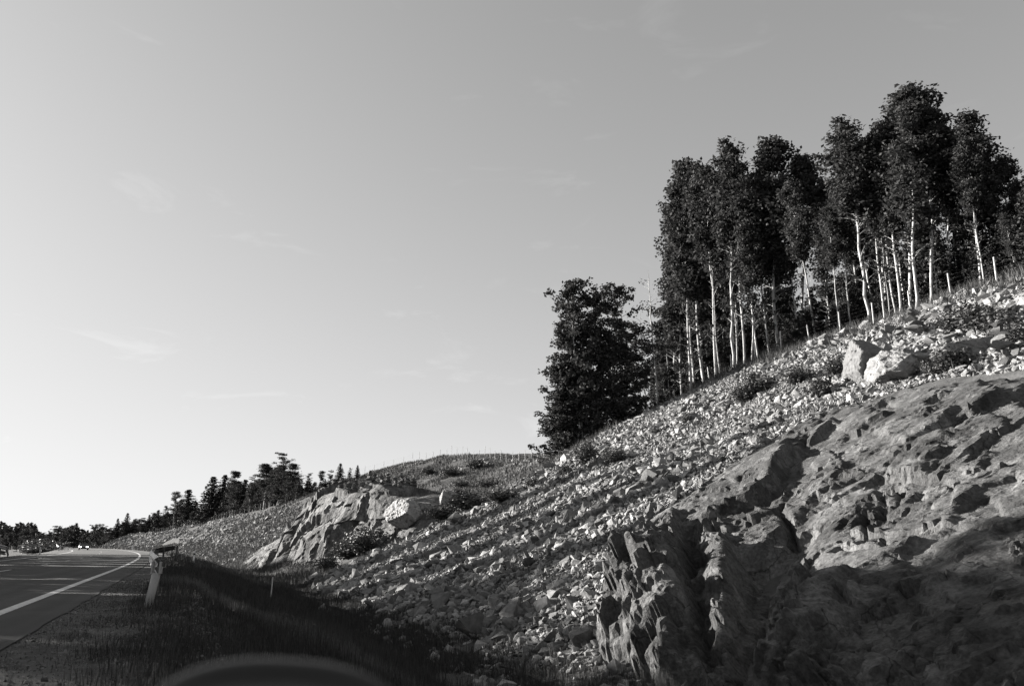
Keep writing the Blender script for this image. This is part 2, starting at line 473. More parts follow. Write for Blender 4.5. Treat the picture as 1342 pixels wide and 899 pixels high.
def bx(bm, c, d, rot=None):
    r = bmesh.ops.create_cube(bm, size=1.0)
    mtx = Matrix.Translation(c) @ (rot or Matrix()) @ Matrix.Diagonal((d[0], d[1], d[2], 1))
    bmesh.ops.transform(bm, matrix=mtx, verts=r['verts']); return r['verts']
def cyl(bm, p0, p1, r0, r1=None, n=10):
    p0 = Vector(p0); p1 = Vector(p1); r1 = r0 if r1 is None else r1
    d = p1 - p0
    mtx = Matrix.Translation((p0 + p1) / 2) @ d.to_track_quat('Z', 'Y').to_matrix().to_4x4()
    bmesh.ops.create_cone(bm, cap_ends=True, segments=n, radius1=r0, radius2=r1, depth=d.length, matrix=mtx)
def tube_np(pts, rads, n=6):
    pts = np.asarray(pts, float); rads = np.asarray(rads, float)
    t = np.gradient(pts, axis=0); t /= np.linalg.norm(t, axis=1)[:, None] + 1e-9
    up = np.where(np.abs(t[:, 2:3]) > .9, np.array([[1., 0, 0]]), np.array([[0., 0, 1]]))
    a = np.cross(t, up); a /= np.linalg.norm(a, axis=1)[:, None]; b = np.cross(t, a)
    an = np.arange(n) * 2 * np.pi / n
    V = pts[:, None] + rads[:, None, None] * (np.cos(an)[None, :, None] * a[:, None] + np.sin(an)[None, :, None] * b[:, None])
    V = V.reshape(-1, 3); F = []
    for i in range(len(pts) - 1):
        for j in range(n):
            k = (j + 1) % n
            F.append((i * n + j, i * n + k, (i + 1) * n + k, (i + 1) * n + j))
    return V, np.array(F)
def merge(parts):
    Vs, Fs, o = [], [], 0
    for V, F in parts:
        Vs.append(V); Fs.append(F + o); o += len(V)
    return np.concatenate(Vs), np.concatenate(Fs)
def grid_faces(nu, nv):
    i = np.arange(nu - 1)[:, None] * nv + np.arange(nv - 1)[None, :]
    return np.stack([i, i + nv, i + nv + 1, i + 1], -1).reshape(-1, 4)

# ------------------------------------------------------------------ ground
sg = np.concatenate([np.arange(-60, 4, 2.0), np.arange(4, 60, .4), np.arange(60, 130, .9), np.arange(130, 330, 2.5), np.arange(330, 720, 10), np.array([760, 850, 1000, 1300, 1800, 2600])])
vg = np.concatenate([np.array([-1500, -700, -400, -250, -150, -90, -60, -45, -35, -28, -22, -18, -16, -14.5, -13, -12, -11.6]), np.array([-9.5, -5, 0, .95]), np.arange(1.2, 12, .25), np.arange(12, 44, .5), np.arange(44, 66, 1.0), np.array([68, 74, 82, 95, 115, 150, 200, 300, 400, 800, 1500])])
S_, V_ = np.meshgrid(sg, vg, indexing='ij')
X_, Y_ = xy(S_, np.clip(V_, -1000, 2000)); Z_ = ground(S_, V_)
Z_ = np.where((V_ < 1.1) & (V_ > -11.7), -0.05, Z_)
me = mesh_np('ground', np.stack([X_, Y_, Z_], -1).reshape(-1, 3), grid_faces(len(sg), len(vg)), M['soil'], True)
ground_o = tag(link('ground', me), kind='structure')

def sheet(name, s0, s1, ds, vs, zoff, material, parent=None, wob=0.0):
    ss = np.arange(s0, s1 + ds / 2, ds); vs = np.asarray(vs, float)
    A, B = np.meshgrid(ss, vs, indexing='ij')
    if wob:
        B = B + (np.arange(len(vs)) == len(vs) - 1) * wob * fbm(A / .8, A * 0, 77, 3)
    X, Y = xy(A, B); Z = np.zeros_like(X) + zoff
    me = mesh_np(name, np.stack([X, Y, Z], -1).reshape(-1, 3), grid_faces(len(ss), len(vs))[:, ::-1], material)
    return link(name, me, parent)
road = tag(sheet('road', -60, 620, .8, [-9.9, -8, -4.3, 0, .9, 1.0], 0.0, M['asphalt'], wob=.05), kind='structure')
sh = tag(sheet('gravel_shoulder', -40, 320, 1.0, [0.95, 1.6, 2.3, 2.75], -0.016, M['gravel'], wob=.5), kind='structure')
tag(sheet('gravel_shoulder', -40, 320, 2.0, [-11.7, -9.85], -0.016, M['gravel'], wob=.1), kind='structure')
ln = sheet('edge_line', -30, 520, 1.0, [-.10, .10], 0.005, M['paint'], road)
sheet('edge_line', -30, 520, 1.0, [-8.65, -8.45], 0.005, M['paint'], road)
k = 0
for s in np.arange(-8, 330, 12.0):
    sheet('lane_dash', s, s + 3.0, 1.0, [-4.37, -4.25], 0.005, M['paint'], road)

# ------------------------------------------------------------------ bedrock outcrop in front
def sv(pts, lift=0.8):
    return np.array([on_slope(px, py, lift) for px, py in pts])
def seg_dist(S, V, P):
    """distance to polyline, signed side (+ = left of direction), in metres on the slope"""
    st = math.sqrt(1 + SLOPE * SLOPE)
    best = np.full(S.shape, 1e9); side = np.zeros(S.shape)
    Px = P[:, 0]; Py = P[:, 1] * st; Vy = V * st
    for i in range(len(P) - 1):
        dx, dy = Px[i + 1] - Px[i], Py[i + 1] - Py[i]; L2 = dx * dx + dy * dy
        t = np.clip(((S - Px[i]) * dx + (Vy - Py[i]) * dy) / L2, 0, 1)
        ex = S - (Px[i] + t * dx); ey = Vy - (Py[i] + t * dy)
        d = np.hypot(ex, ey); cr = dx * ey - dy * ex
        m = d < best
        best = np.where(m, d, best); side = np.where(m, np.sign(cr), side)
    return best, side
def in_poly(S, V, P):
    ins = np.zeros(S.shape, bool); n = len(P)
    for i in range(n):
        x0, y0 = P[i]; x1, y1 = P[(i + 1) % n]
        c = ((y0 > V) != (y1 > V)) & (S < (x1 - x0) * (V - y0) / (y1 - y0 + 1e-12) + x0)
        ins ^= c
    return ins

OUT_PX = [(1400, 466), (1342, 470), (1290, 470), (1240, 482), (1190, 498), (1150, 505), (1100, 522), (1050, 545), (1000, 575), (950, 610), (905, 640),
          (860, 665), (815, 692), (790, 705), (783, 730), (800, 765), (787, 790), (790, 815), (830, 862), (900, 905), (1000, 990), (1500, 1200), (2200, 1300), (2600, 900), (1700, 480)]
OUT = sv(OUT_PX, 0.4)
OUT[:, 1] = np.maximum(OUT[:, 1], 9.6)
def rock_height(S, V):
    wx = .28 * fbm(S / .9, V / .9, 41, 4, .6); wy = .28 * fbm(S / .9, V / .9, 57, 4, .6)
    Sw, Vw = S + wx, V + wy
    d, _ = seg_dist(Sw, Vw, np.vstack([OUT, OUT[:1]]))
    ins = in_poly(Sw, Vw, OUT)
    sd = np.where(ins, d, -d)
    h = -0.5 + .95 * np.clip((sd + .35) / np.interp(V, [12.5, 15.5], [.9, 3.4]), 0, 1) ** .8 + .45 * (1 - np.exp(-np.maximum(sd, 0) / 3.5))
    # steep cut at the foot
    foot = np.clip((Vw - 10.2) / 2.6, 0, 1)
    h = h * 1.0 + 0.35 * np.sin(np.clip((Vw - 9.6) / 5.5, 0, 1) * np.pi) * np.clip(sd / 1.2, 0, 1)
    def step(pts, hh, fall, side, taper=1.2, ww=1.0):
        P = sv(pts)
        dd, sg_ = seg_dist(S + ww * wx * .6, V + ww * wy * .6, P)
        ends = np.minimum(1, np.minimum(np.hypot(S - P[0, 0], V - P[0, 1]), np.hypot(S - P[-1, 0], V - P[-1, 1])) / taper)
        hi_ = hh * np.exp(-dd / fall); lo_ = -0.15 * hh * np.exp(-dd / (.3 * fall + .1))
        k_ = np.clip(.5 + sg_ * side * dd / .22, 0, 1); k_ = k_ * k_ * (3 - 2 * k_)
        return (hi_ * k_ + lo_ * (1 - k_)) * np.clip(ends, 0, 1)
    def groove(pts, depth, w, ww=.35):
        P = sv(pts); dd, _ = seg_dist(S + ww * wx, V + ww * wy, P)
        return -depth * np.exp(-(dd / w) ** 2)
    def bulge(pts, hh, w):
        P = sv(pts); dd, _ = seg_dist(S, V, P)
        return hh * np.exp(-(dd / w) ** 2)
    # the long smooth shoulder ending in a dark overhang, and two buttresses below it
    h += step([(1075, 585), (1042, 612), (1038, 645), (1005, 668), (960, 685), (925, 705)], .55, 1.0, SIDE, .8, .4)
    h += bulge([(1010, 610), (960, 640), (915, 670)], .3, .9)
    h += step([(905, 665), (912, 700), (922, 745), (930, 800), (938, 850)], .65, .8, SIDE, 2.0, .5)
    h += bulge([(850, 700), (860, 760), (850, 830)], .2, .9)
    h += step([(975, 700), (985, 745), (975, 800), (965, 850), (955, 899)], .45, .5, SIDE, 1.2, .5)
    h += groove([(915, 710), (935, 760), (935, 830), (930, 880)], .6, .35)
    h += groove([(1010, 720), (1000, 790), (990, 850), (985, 905)], .75, .5)
    h += groove([(1060, 690), (1040, 740), (1025, 800)], .5, .5)
    h += bulge([(1090, 800), (1080, 850), (1060, 899)], .5, .8)
    h += groove([(800, 712), (840, 690), (890, 662)], .55, .3)
    h += step([(885, 625), (930, 600), (1000, 560)], .12, .5, -SIDE, 1.0)
    h += step([(900, 690), (935, 655), (985, 610), (1040, 572), (1090, 545)], .14, .5, -SIDE, 1.0)
    h += step([(1030, 600), (1100, 560), (1170, 528), (1260, 500)], .16, .7, SIDE, 1.0)
    h += step([(1100, 575), (1180, 545), (1300, 500)], .14, .7, -SIDE, 1.0)
    h += step([(1225, 580), (1250, 562), (1282, 545), (1342, 500)], .35, .8, -SIDE, .7, .8)
    h += step([(1160, 560), (1215, 596), (1245, 585)], .15, .5, -SIDE, .6)
    # ragged edge of the big shaded block, lower right
    h += step([(1342, 625), (1300, 640), (1272, 668), (1268, 700), (1232, 722), (1180, 755), (1140, 785), (1115, 830)], .14, .5, SIDE, .8, 1.2)
    # open joints
    for pts, dp, w in [([(1037, 668), (1042, 680), (1046, 692)], .45, .07), ([(1119, 690), (1130, 676), (1148, 667), (1153, 655)], .3, .06),
                       ([(1150, 668), (1160, 690), (1155, 700)], .25, .05), ([(1184, 628), (1190, 645), (1191, 660)], .35, .06),
                       ([(1128, 634), (1140, 625), (1158, 618)], .4, .08), ([(1185, 602), (1200, 597), (1212, 593)], .35, .06),
                       ([(1225, 577), (1240, 566), (1262, 556), (1275, 546)], .6, .14), ([(1044, 735), (1053, 712), (1072, 702)], .28, .045),
                       ([(1125, 512), (1138, 502)], .35, .09), ([(1062, 590), (1075, 578)], .35, .08), ([(1120, 716), (1150, 722), (1200, 716)], .25, .12),
                       ([(1160, 650), (1170, 660), (1178, 676)], .28, .05), ([(1255, 640), (1270, 632)], .3, .1), ([(1228, 706), (1245, 700)], .3, .06),
                       ([(1163, 640), (1170, 655), (1168, 668)], .25, .05), ([(880, 610), (905, 600)], .2, .06), ([(865, 690), (862, 705)], .3, .05),
                       ([(1180, 700), (1186, 716)], .2, .04), ([(1096, 615), (1088, 622)], .3, .07), ([(1080, 750), (1050, 790)], .18, .05),
                       ([(1150, 540), (1175, 530), (1190, 533)], .2, .06), ([(1290, 600), (1320, 570)], .2, .06), ([(945, 790), (990, 770)], .25, .05), ([(935, 830), (970, 822)], .22, .05)]:
        h += groove(pts, dp, w, .5)
    # blocky fracture, foliation along the dip, grain
    f0, e0 = facets(S / 2.6 + .15 * wx + 3.3, V / 2.1 + .15 * wy, 5, 1.0)
    f1, e1 = facets(S / 1.25 + .25 * wx, V / 1.05 + .25 * wy, 11, 1.2)
    f2, e2 = facets(S / .52 + .3 * wx, V / .60 + .3 * wy, 23, 1.3)
    f3, e3 = facets(S / .22, V / .27, 37, 1.2)
    P = sv([(800, 830), (850, 720), (900, 770), (980, 860)]); dr, _ = seg_dist(S, V, P)
    P = sv([(1150, 690), (1200, 640), (1250, 560), (1330, 520)]); dr2, _ = seg_dist(S, V, P)
    rug = .22 + .9 * np.exp(-(dr / 3) ** 2) + .22 * np.exp(-(dr2 / 1.0) ** 2) + .7 * np.clip((14.5 - V) / 3.0, 0, 1)
    patch = np.interp(V, [14.5, 17.5], [1.0, .6]) * np.clip(.5 + 2.6 * fbm(S / 2.2 + 5, V / 2.8, 91, 3), .12, 1.8)
    h += (.08 + rug * .20) * f0 + rug * patch * (.26 * f1 + .15 * f2 + .07 * f3) + .02 * f3
    h -= rug * (.07 * np.exp(-(e1 / .03) ** 2) + .04 * np.exp(-(e2 / .05) ** 2))
    Sr, Vr_ = S * .966 + V * .12, V * .966 - S * .2
    fol = fbm(Sr / .5 + .2 * wx, Vr_ / 3.6, 71, 5, .6)
    h += .035 * fol
    h += .10 * fbm(Sr / 3.2, Vr_ / 4.0, 83, 3, .5) + .035 * fbm(Sr / .45, Vr_ / .5, 85, 5, .68)
    # ledges: the rock breaks along parallel joints that cut the surface at a slant
    def ledge(h, step_, a_, b_, wgt):
        q = (h + a_ * Sw + b_ * Vw) / step_; fl = np.floor(q); fr = q - fl
        return h + wgt * step_ * (fl + np.clip((fr - .5) / .16 + .5, 0, 1) - q)
    wg = np.clip(.55 + 1.8 * fbm(S / 2.7 + 9, V / 2.7, 131, 3), 0, 1)
    h = ledge(h, .34, .16, -.10, np.interp(V, [14.5, 18], [.38, .42]) * wg)
    h = ledge(h, .13, -.13, .15, .6 * np.clip(1.2 - wg, .2, 1))
    fade = np.clip((sd + .6) / .8, 0, 1)
    return np.where(sd < -.3, np.minimum(h, -.25), h) * 1.0, sd
SIDE = 1
# fine near the camera, coarser away from it
ss = [2.0]
while ss[-1] < 47: ss.append(ss[-1] + max(.035, .0035 * math.hypot(ss[-1], 10)))
ss = np.array(ss)
vs = [9.2]
while vs[-1] < 40: vs.append(vs[-1] + max(.04, .0036 * vs[-1]))
vs = np.array(vs)
A, B = np.meshgrid(ss, vs, indexing='ij')
H, SDm = rock_height(A, B)
z0 = ground(A, B, False)
n_s = -SLOPE / math.sqrt(1 + SLOPE ** 2); n_z = 1 / math.sqrt(1 + SLOPE ** 2)
X, Y = xy(A, B + H * n_s)
Zr = z0 + H * n_z
Vr = np.stack([X, Y, Zr], -1).reshape(-1, 3); Fr = grid_faces(len(ss), len(vs))[:, ::-1]
keep = (SDm.ravel()[Fr] > -.55).any(axis=1)
Fr = Fr[keep]; used = np.unique(Fr); remap = np.full(len(Vr), -1); remap[used] = np.arange(len(used))
me = mesh_np('bedrock', Vr[used], remap[Fr], M['rock'], False)
tag(link('bedrock_outcrop', me), 'huge near grey bedrock slab with cracks and dark gullies filling the lower right', 'rock')
print('rock tris', len(Fr) * 2)

# ------------------------------------------------------------------ second outcrop
def outcrop2():
    a = np.linspace(60, 122, 380); b = np.linspace(0, 1, 170)
    A, B = np.meshgrid(a, b, indexing='ij')
    env = np.interp(a, [60, 63, 66, 70, 74, 78, 84.5, 86.2, 87.4, 91, 97, 106, 112], [0, .2, .42, .68, .88, .98, 1.02, .85, .34, .2, .14, .08, 0])[:, None]
    env = env + .10 * fbm(A / 4.0, B * 2, 7, 3) * (env > .1)
    pv = np.interp(B, [0, .12, .3, .5, .62, .85, 1], [10.0, 10.9, 12.2, 13.8, 14.9, 21.5, 28.0])
    pz = np.interp(B, [0, .12, .3, .5, .62, .85, 1], [-2.4, -1.3, 2.1, 5.3, 6.3, 6.0, 4.0])
    pv = pv + np.interp(A, [60, 64, 70, 76, 88], [12, 10, 7.5, 5, 0])
    g = ground(A, pv)
    # vertical buttresses and gullies
    but = .6 * fbm(A / 3.4, B * 1.3, 19, 4, .5) + .7 * facets(A / 3.0, B * 5.1, 29, 1.2)[0] + .45 * facets(A / 1.2, B * 11, 31, 1.2)[0] + .12 * facets(A / .5, B * 22, 33, 1.2)[0]
    gul = -1.3 * np.exp(-((A - 84 - 2.2 * B) / .8) ** 2) * np.clip(1.3 - B * 2, 0, 1) - 1.0 * np.exp(-((A - 77.5 + 2 * B) / .7) ** 2) * np.clip(1.2 - B * 1.6, 0, 1) - .8 * np.exp(-((A - 90.5) / .7) ** 2) * np.clip(1 - B * 1.6, 0, 1)
    face = np.sin(np.clip(B / .62, 0, 1) * np.pi) ** .7
    out = (but * .65 + gul) * face * (.4 + .6 * env)
    z = g + (pz - g) * np.clip(env, 0, 1.1) + .30 * fbm(A / 1.5, B * 9, 5, 5, .55) + .6 * facets(A / 2.4, B * 8, 35, 1.4)[0] * np.clip(env, 0, 1)
    z = np.where(B > .93, g - .6, z); z = np.where(env <= .02, g - .6, z)
    v = pv - out
    X, Y = xy(A, v)
    V = np.stack([X, Y, z], -1).reshape(-1, 3)
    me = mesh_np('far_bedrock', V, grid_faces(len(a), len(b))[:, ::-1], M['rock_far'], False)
    return tag(link('bedrock_outcrop', me), 'farther flat topped bedrock bluff with small cairns along its top', 'rock'), A, v, z
oc2, A2, V2, Z2 = outcrop2()

# ------------------------------------------------------------------ stones
def stone_proto(seed, n=11, flat=.55):
    r = np.random.default_rng(seed)
    p = r.normal(size=(n, 3)); p /= np.linalg.norm(p, axis=1)[:, None]
    p *= r.uniform(.78, 1.1, (n, 1)) * np.array([1.0, r.uniform(.6, .9), r.uniform(flat * .7, flat * 1.3)]) * .5
    bm = bmesh.new()
    for q in p: bm.verts.new(q)
    res = bmesh.ops.convex_hull(bm, input=bm.verts)
    bmesh.ops.delete(bm, geom=[g for g in set(res['geom_interior']) if isinstance(g, bmesh.types.BMVert)], context='VERTS')
    bmesh.ops.triangulate(bm, faces=bm.faces); bmesh.ops.recalc_face_normals(bm, faces=bm.faces)
    bm.verts.index_update()
    V = np.array([v.co[:] for v in bm.verts]); F = np.array([[v.index for v in f.verts] for f in bm.faces]); bm.free()
    return V, F
PROTO = [stone_proto(100 + i, 10 + i % 5, .45 + .08 * (i % 4)) for i in range(12)]
def rand_rot(n, tilt=.6):
    """rotation matrices: free spin, limited tilt"""
    a = rng.uniform(0, 2 * np.pi, n); b = rng.normal(0, tilt, n); c = rng.normal(0, tilt, n)
    ca, sa, cb, sb, cc, sc_ = np.cos(a), np.sin(a), np.cos(b), np.sin(b), np.cos(c), np.sin(c)
    Rz = np.zeros((n, 3, 3)); Rz[:, 0, 0] = ca; Rz[:, 0, 1] = -sa; Rz[:, 1, 0] = sa; Rz[:, 1, 1] = ca; Rz[:, 2, 2] = 1
    Rx = np.zeros((n, 3, 3)); Rx[:, 0, 0] = 1; Rx[:, 1, 1] = cb; Rx[:, 1, 2] = -sb; Rx[:, 2, 1] = sb; Rx[:, 2, 2] = cb
    Ry = np.zeros((n, 3, 3)); Ry[:, 1, 1] = 1; Ry[:, 0, 0] = cc; Ry[:, 0, 2] = sc_; Ry[:, 2, 0] = -sc_; Ry[:, 2, 2] = cc
    return Ry @ Rx @ Rz
def stones_mesh(name, P, size, rot, idx, material):
    parts = []; off = 0; Vs = []; Fs = []
    for k, (V, F) in enumerate(PROTO):
        m = idx == k
        if not m.any(): continue
        W_ = np.einsum('nij,vj->nvi', rot[m], V) * size[m][:, None, None] + P[m][:, None]
        n = m.sum()
        Fs.append((F[None] + (np.arange(n) * len(V))[:, None, None]).reshape(-1, 3) + off)
        Vs.append(W_.reshape(-1, 3)); off += n * len(V)
    return mesh_np(name, np.concatenate(Vs), np.concatenate(Fs), material)

# scree sheet under the stones
ssx = np.arange(9, 60, .5); vvx = np.arange(9.9, 42.5, .5)
A, B = np.meshgrid(ssx, vvx, indexing='ij'); X, Y = xy(A, B)
me = mesh_np('scree_slope', np.stack([X, Y, ground(A, B) + .03], -1).reshape(-1, 3), grid_faces(len(ssx), len(vvx))[:, ::-1], M['grit'], True)
scree = tag(link('scree_slope', me), kind='structure')
N = 120000
s = rng.uniform(12, 59, N); v = rng.uniform(10.0, 41.5, N)
jag = .9 * fbm(s / 2.2, s * 0, 201, 3)
clear = ~(in_poly(s, v, OUT + np.array([[0, 0]])))
dO, _ = seg_dist(s, v, np.vstack([OUT, OUT[:1]]))
stray = rng.random(N) < .04
hill_edge = 55 + 2 * fbm(v / 4, v * 0, 203, 3)
keepm = (clear | (dO < .35) ) & (v > 10.3 + jag * .8 + (s > 40) * 0) & (s < hill_edge)
s, v = s[keepm], v[keepm]
xa, ya = xy(s, v); pa, pb = project(xa, ya, ground(s, v)); kk = (pa > -40) & (pa < 1750) & (pb < 960); s, v = s[kk], v[kk]
size = np.clip(rng.lognormal(math.log(.195), .48, len(s)), .09, .9)
size *= np.interp(v, [10, 14, 42], [1.2, 1.0, 1.05]) * np.clip(1 + .9 * fbm(s / 3.1, v / 4.5, 211, 3), .65, 1.5)
fines = (fbm(s / 2.4, v / 6.0, 221, 4) < -.40) & (rng.random(len(s)) < .7) & (size > .14)
s, v, size = s[~fines], v[~fines], size[~fines]
x, y = xy(s, v); z = ground(s, v) + .03 + size * rng.uniform(.02, .22, len(s))
P = np.stack([x, y, z], -1); rot = rand_rot(len(s), .55); idx = rng.integers(0, 12, len(s))
ppx, ppy = project(P[:, 0], P[:, 1], P[:, 2])
vis = (ppx > 5) & (ppx < 1337) & (ppy > 5) & (ppy < 894)
app = np.where(vis, size / np.hypot(P[:, 0], P[:, 1]), 0)
order = np.argsort(-app); top = order[:300]; rest = order[300:]
o = link('small_stones', stones_mesh('small_stones', P[rest], size[rest], rot[rest], idx[rest], M['stone']), scree); o['kind'] = 'stuff'
PM = [mesh_np('stone', V, F, M['stone1']) for V, F in PROTO]
for i in top:
    o = bpy.data.objects.new('stone', PM[idx[i]]); COL.objects.link(o); o.parent = scree
    mm = Matrix(rot[i].tolist()).to_4x4(); o.matrix_local = Matrix.Translation(P[i].tolist()) @ mm @ Matrix.Scale(float(size[i]), 4)
# far scree
N = 26000
s = rng.uniform(92, 420, N) ; v = rng.uniform(10.6, 29, N)
s[:5000] = rng.uniform(60, 175, 5000); v[:5000] = rng.uniform(20, 54, 5000)
pat = fbm(s / 14, v / 8, 301, 3)
k = (v < 27 + 3 * fbm(s / 9, s * 0, 305, 2)) & (pat > -.32)
k[:5000] = pat[:5000] > .12
k &= ~((s < 103) & (v < 25) & (s > 66))
s, v = s[k], v[k]
size = np.clip(rng.lognormal(math.log(.42), .4, len(s)), .2, 1.6) * np.interp(s, [60, 110, 300], [.7, 1, 1.5])
x, y = xy(s, v); z = ground(s, v) + size * .1
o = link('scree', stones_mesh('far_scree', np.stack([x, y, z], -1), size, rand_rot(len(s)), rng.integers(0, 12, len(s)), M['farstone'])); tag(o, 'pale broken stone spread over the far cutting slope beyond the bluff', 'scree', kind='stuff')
# loose gravel on the verge close by
N = 9000
s = rng.uniform(3, 30, N) ** 1.0; v = rng.uniform(1.0, 3.2, N)
size = np.clip(rng.lognormal(math.log(.022), .5, N), .008, .09)
x, y = xy(s, v)
o = link('gravel', stones_mesh('gravel', np.stack([x, y, np.maximum(ground(s, v), -.014) + size * .1], -1), size, rand_rot(N, 1), rng.integers(0, 12, N), M['pebble'])); tag(o, 'loose gravel scattered over the verge beside the asphalt', 'gravel', kind='stuff')
# rubble and blocks in the ditch
N = 500
s = rng.uniform(11, 40, N); v = rng.uniform(8.6, 10.8, N); size = np.clip(rng.lognormal(math.log(.16), .5, N), .06, .6); x, y = xy(s, v)
o = link('rubble', stones_mesh('rubble', np.stack([x, y, ground(s, v) + size * .1], -1), size, rand_rot(N, 1), rng.integers(0, 12, N), M['stone'])); tag(o, 'small rubble strewn along the shaded ditch floor', 'rubble', kind='stuff')

# boulders one can point at
def boulder(px, py, size, material, label, squash=(1, .8, .6), seed=0, rz=0, at=None, lift=0.0):
    r = np.random.default_rng(900 + seed)
    bm = bmesh.new()
    bmesh.ops.create_icosphere(bm, subdivisions=5, radius=1)
    D_ = np.array([q.co[:] for q in bm.verts]); D_ /= np.linalg.norm(D_, axis=1)[:, None]
    Nn = r.normal(size=(15, 3)); Nn /= np.linalg.norm(Nn, axis=1)[:, None]; off = r.uniform(.34, .52, 15)
    dots = np.clip(D_ @ Nn.T, 1e-3, None); rad = np.minimum((off / dots).min(1), .62)
    rad = rad * (1 + .10 * fbm(D_[:, 0] * 4 + D_[:, 2] * 3, D_[:, 1] * 4 - D_[:, 2] * 3, seed, 5, .6))
    for q, c, ra in zip(bm.verts, D_, rad): q.co = Vector((c[0] * ra * squash[0] * size, c[1] * ra * squash[1] * size, c[2] * ra * squash[2] * size))
    o = bm_obj('boulder', bm, material)
    if at is None: at = surf(px, py)
    o.location = (at[0], at[1], at[2] + lift); o.rotation_euler = (0, 0, rz)
    return tag(o, label, 'boulder')
# surface lookup including the outcrops
from mathutils.bvhtree import BVHTree
def bvh_of(o):
    me = o.data
    vs_ = [v.co[:] for v in me.vertices]; fs_ = [tuple(p.vertices) for p in me.polygons]
    return BVHTree.FromPolygons(vs_, fs_)
_rk = [o for o in COL.objects if o.name.startswith('bedrock_outcrop')]
def grid_bvh(A, V, Z, st):
    X, Y = xy(A[::st, ::st], V[::st, ::st]); P_ = np.stack([X, Y, Z[::st, ::st]], -1)
    return BVHTree.FromPolygons(P_.reshape(-1, 3).tolist(), grid_faces(*P_.shape[:2]).tolist())
Ag, Bg = np.meshgrid(ss, vs, indexing='ij')
keepH = np.where(SDm > -.3, H, -2)
BV = [grid_bvh(Ag, Bg + keepH * n_s, z0 + keepH * n_z, 4), grid_bvh(A2, V2, Z2, 2)]
Gs, Gv = np.meshgrid(np.concatenate([np.arange(0, 130, 1.0), np.arange(130, 420, 4)]), np.arange(-40, 90, 1.0), indexing='ij')
BV.append(grid_bvh(Gs, Gv, ground(Gs, Gv), 1))
def surf(px, py):
    d = Vector(ray(px, py)).normalized(); best = None
    for b in BV:
        r = b.ray_cast(Vector((0, 0, CAMH)), d)
        if r[0] is not None and (best is None or r[3] < best[3]): best = r
    return tuple(best[0]) if best else hit(px, py)[2]
def top_at(x, y):
    z = -50
    for b in BV:
        r = b.ray_cast(Vector((x, y, 60)), Vector((0, 0, -1)))
        if r[0] is not None: z = max(z, r[0].z)
    return z

boulder(1143, 488, 2.9, M['stone1'], 'grey angular boulder on the upper left shoulder of the near slab', (1.0, .8, .85), 1, .4)
boulder(1188, 482, 3.3, M['pale'], 'bright white sloping rock below the tall cairn', (1.15, .75, .42), 2, .9, lift=-.15)
boulder(1278, 466, 2.4, M['pale'], 'flat white rock between the two cairns', (1.2, .9, .4), 3, .2, lift=.05)
boulder(533, 676, 3.5, M['whiterock'], 'large white boulder at the right end of the far bluff', (1.1, .9, .75), 4, 1.3, lift=-.1)
boulder(587, 661, 2.0, M['whiterock'], 'white angular boulder alone right of the far bluff', (1.0, .8, .8), 5, 1.0, lift=.4)
boulder(557, 668, 1.5, M['whiterock'], 'small white boulder just right of the large white one', (1.2, .8, .6), 6, .2, lift=.3)
boulder(770, 838, .75, M['stone1'], 'pale loose block at the foot of the scree beside the slab', (1.2, .9, .8), 9, .5)
boulder(673, 812, .6, M['stone1'], 'small pale block low in the shaded scree', (1, .9, .8), 10, 1.5)
boulder(738, 768, .75, M['stone1'], 'flat angular block in the shaded scree left of the slab', (1.3, .9, .5), 11, .9)

# ------------------------------------------------------------------ cairns
def cairn(px, py, sizes, label, wide=1.0, material=None, seed=0):
    r = np.random.default_rng(500 + seed)
    at = surf(px, py)
    root = empty('cairn', (at[0], at[1], at[2] + (.4 if at[1] < 60 else 0)))
    tag(root, label, 'cairn')
    z = -.05
    for k, sz in enumerate(sizes):
        i = int(r.integers(0, 12)); zx = float(PROTO[i][0][:, 2].max() - PROTO[i][0][:, 2].min()); th = sz * (.36 if k else .34) * (1.2 if at[1] > 60 else .85)
        o = bpy.data.objects.new('stone', PMC[i]); COL.objects.link(o); o.parent = root
        o.scale = (sz * wide, sz * wide, th / zx)
        zz = z + th * .42
        o.location = (r.normal(0, .05) * sz, r.normal(0, .05) * sz, zz); o.rotation_euler = (r.normal(0, .07), r.normal(0, .07), r.uniform(0, 6.28))
        z += th * (.80 if at[1] < 60 else .72)
    return root
PMC = [mesh_np('cairn_stone', V * np.array([1, 1, 1.0]), F, M['cairn']) for V, F in PROTO]
cairn(1199, 447, [1.5, 1.0, .9, .7, .62, .45, .32], 'tallest cairn of stacked dark stones on top of the near slab', seed=1)
cairn(1180, 447, [.7, .5, .35], 'low pile of dark stones at the left foot of the tallest cairn', seed=2)
cairn(1315, 471, [1.0, .8, .7, .6, .5, .35], 'dark stone cairn on the slab edge at the far right', seed=3)
cairn(1212, 442, [.6, .4], 'two dark stones at the right foot of the tallest cairn', seed=19)
G2 = 'small cairns along the top of the far bluff'
small = [(437, 645, 3, 'leftmost small cairn on the far bluff top'), (446, 645, 5, 'thin upright cairn second from left on the far bluff'),
         (457, 646, 3, 'short cairn third from left on the far bluff'), (465, 645, 6, 'tall thin cairn left of the gap on the far bluff'),
         (475, 647, 3, 'low cairn in the left middle of the far bluff top'), (483, 647, 6, 'broad tall cairn in the middle of the far bluff top'),
         (490, 648, 4, 'small cairn just right of the broad tall one'), (500, 648, 4, 'squat cairn right of the middle on the far bluff'),
         (508, 648, 6, 'pointed dark cairn right of the middle on the far bluff'), (517, 650, 4, 'dark cairn between the pointed and the tallest on the bluff'),
         (525, 650, 7, 'tallest cairn near the right end of the far bluff top'), (533, 650, 3, 'small cairn right of the tallest one on the bluff'), (541, 651, 3, 'last small cairn at the right end of the bluff top')]
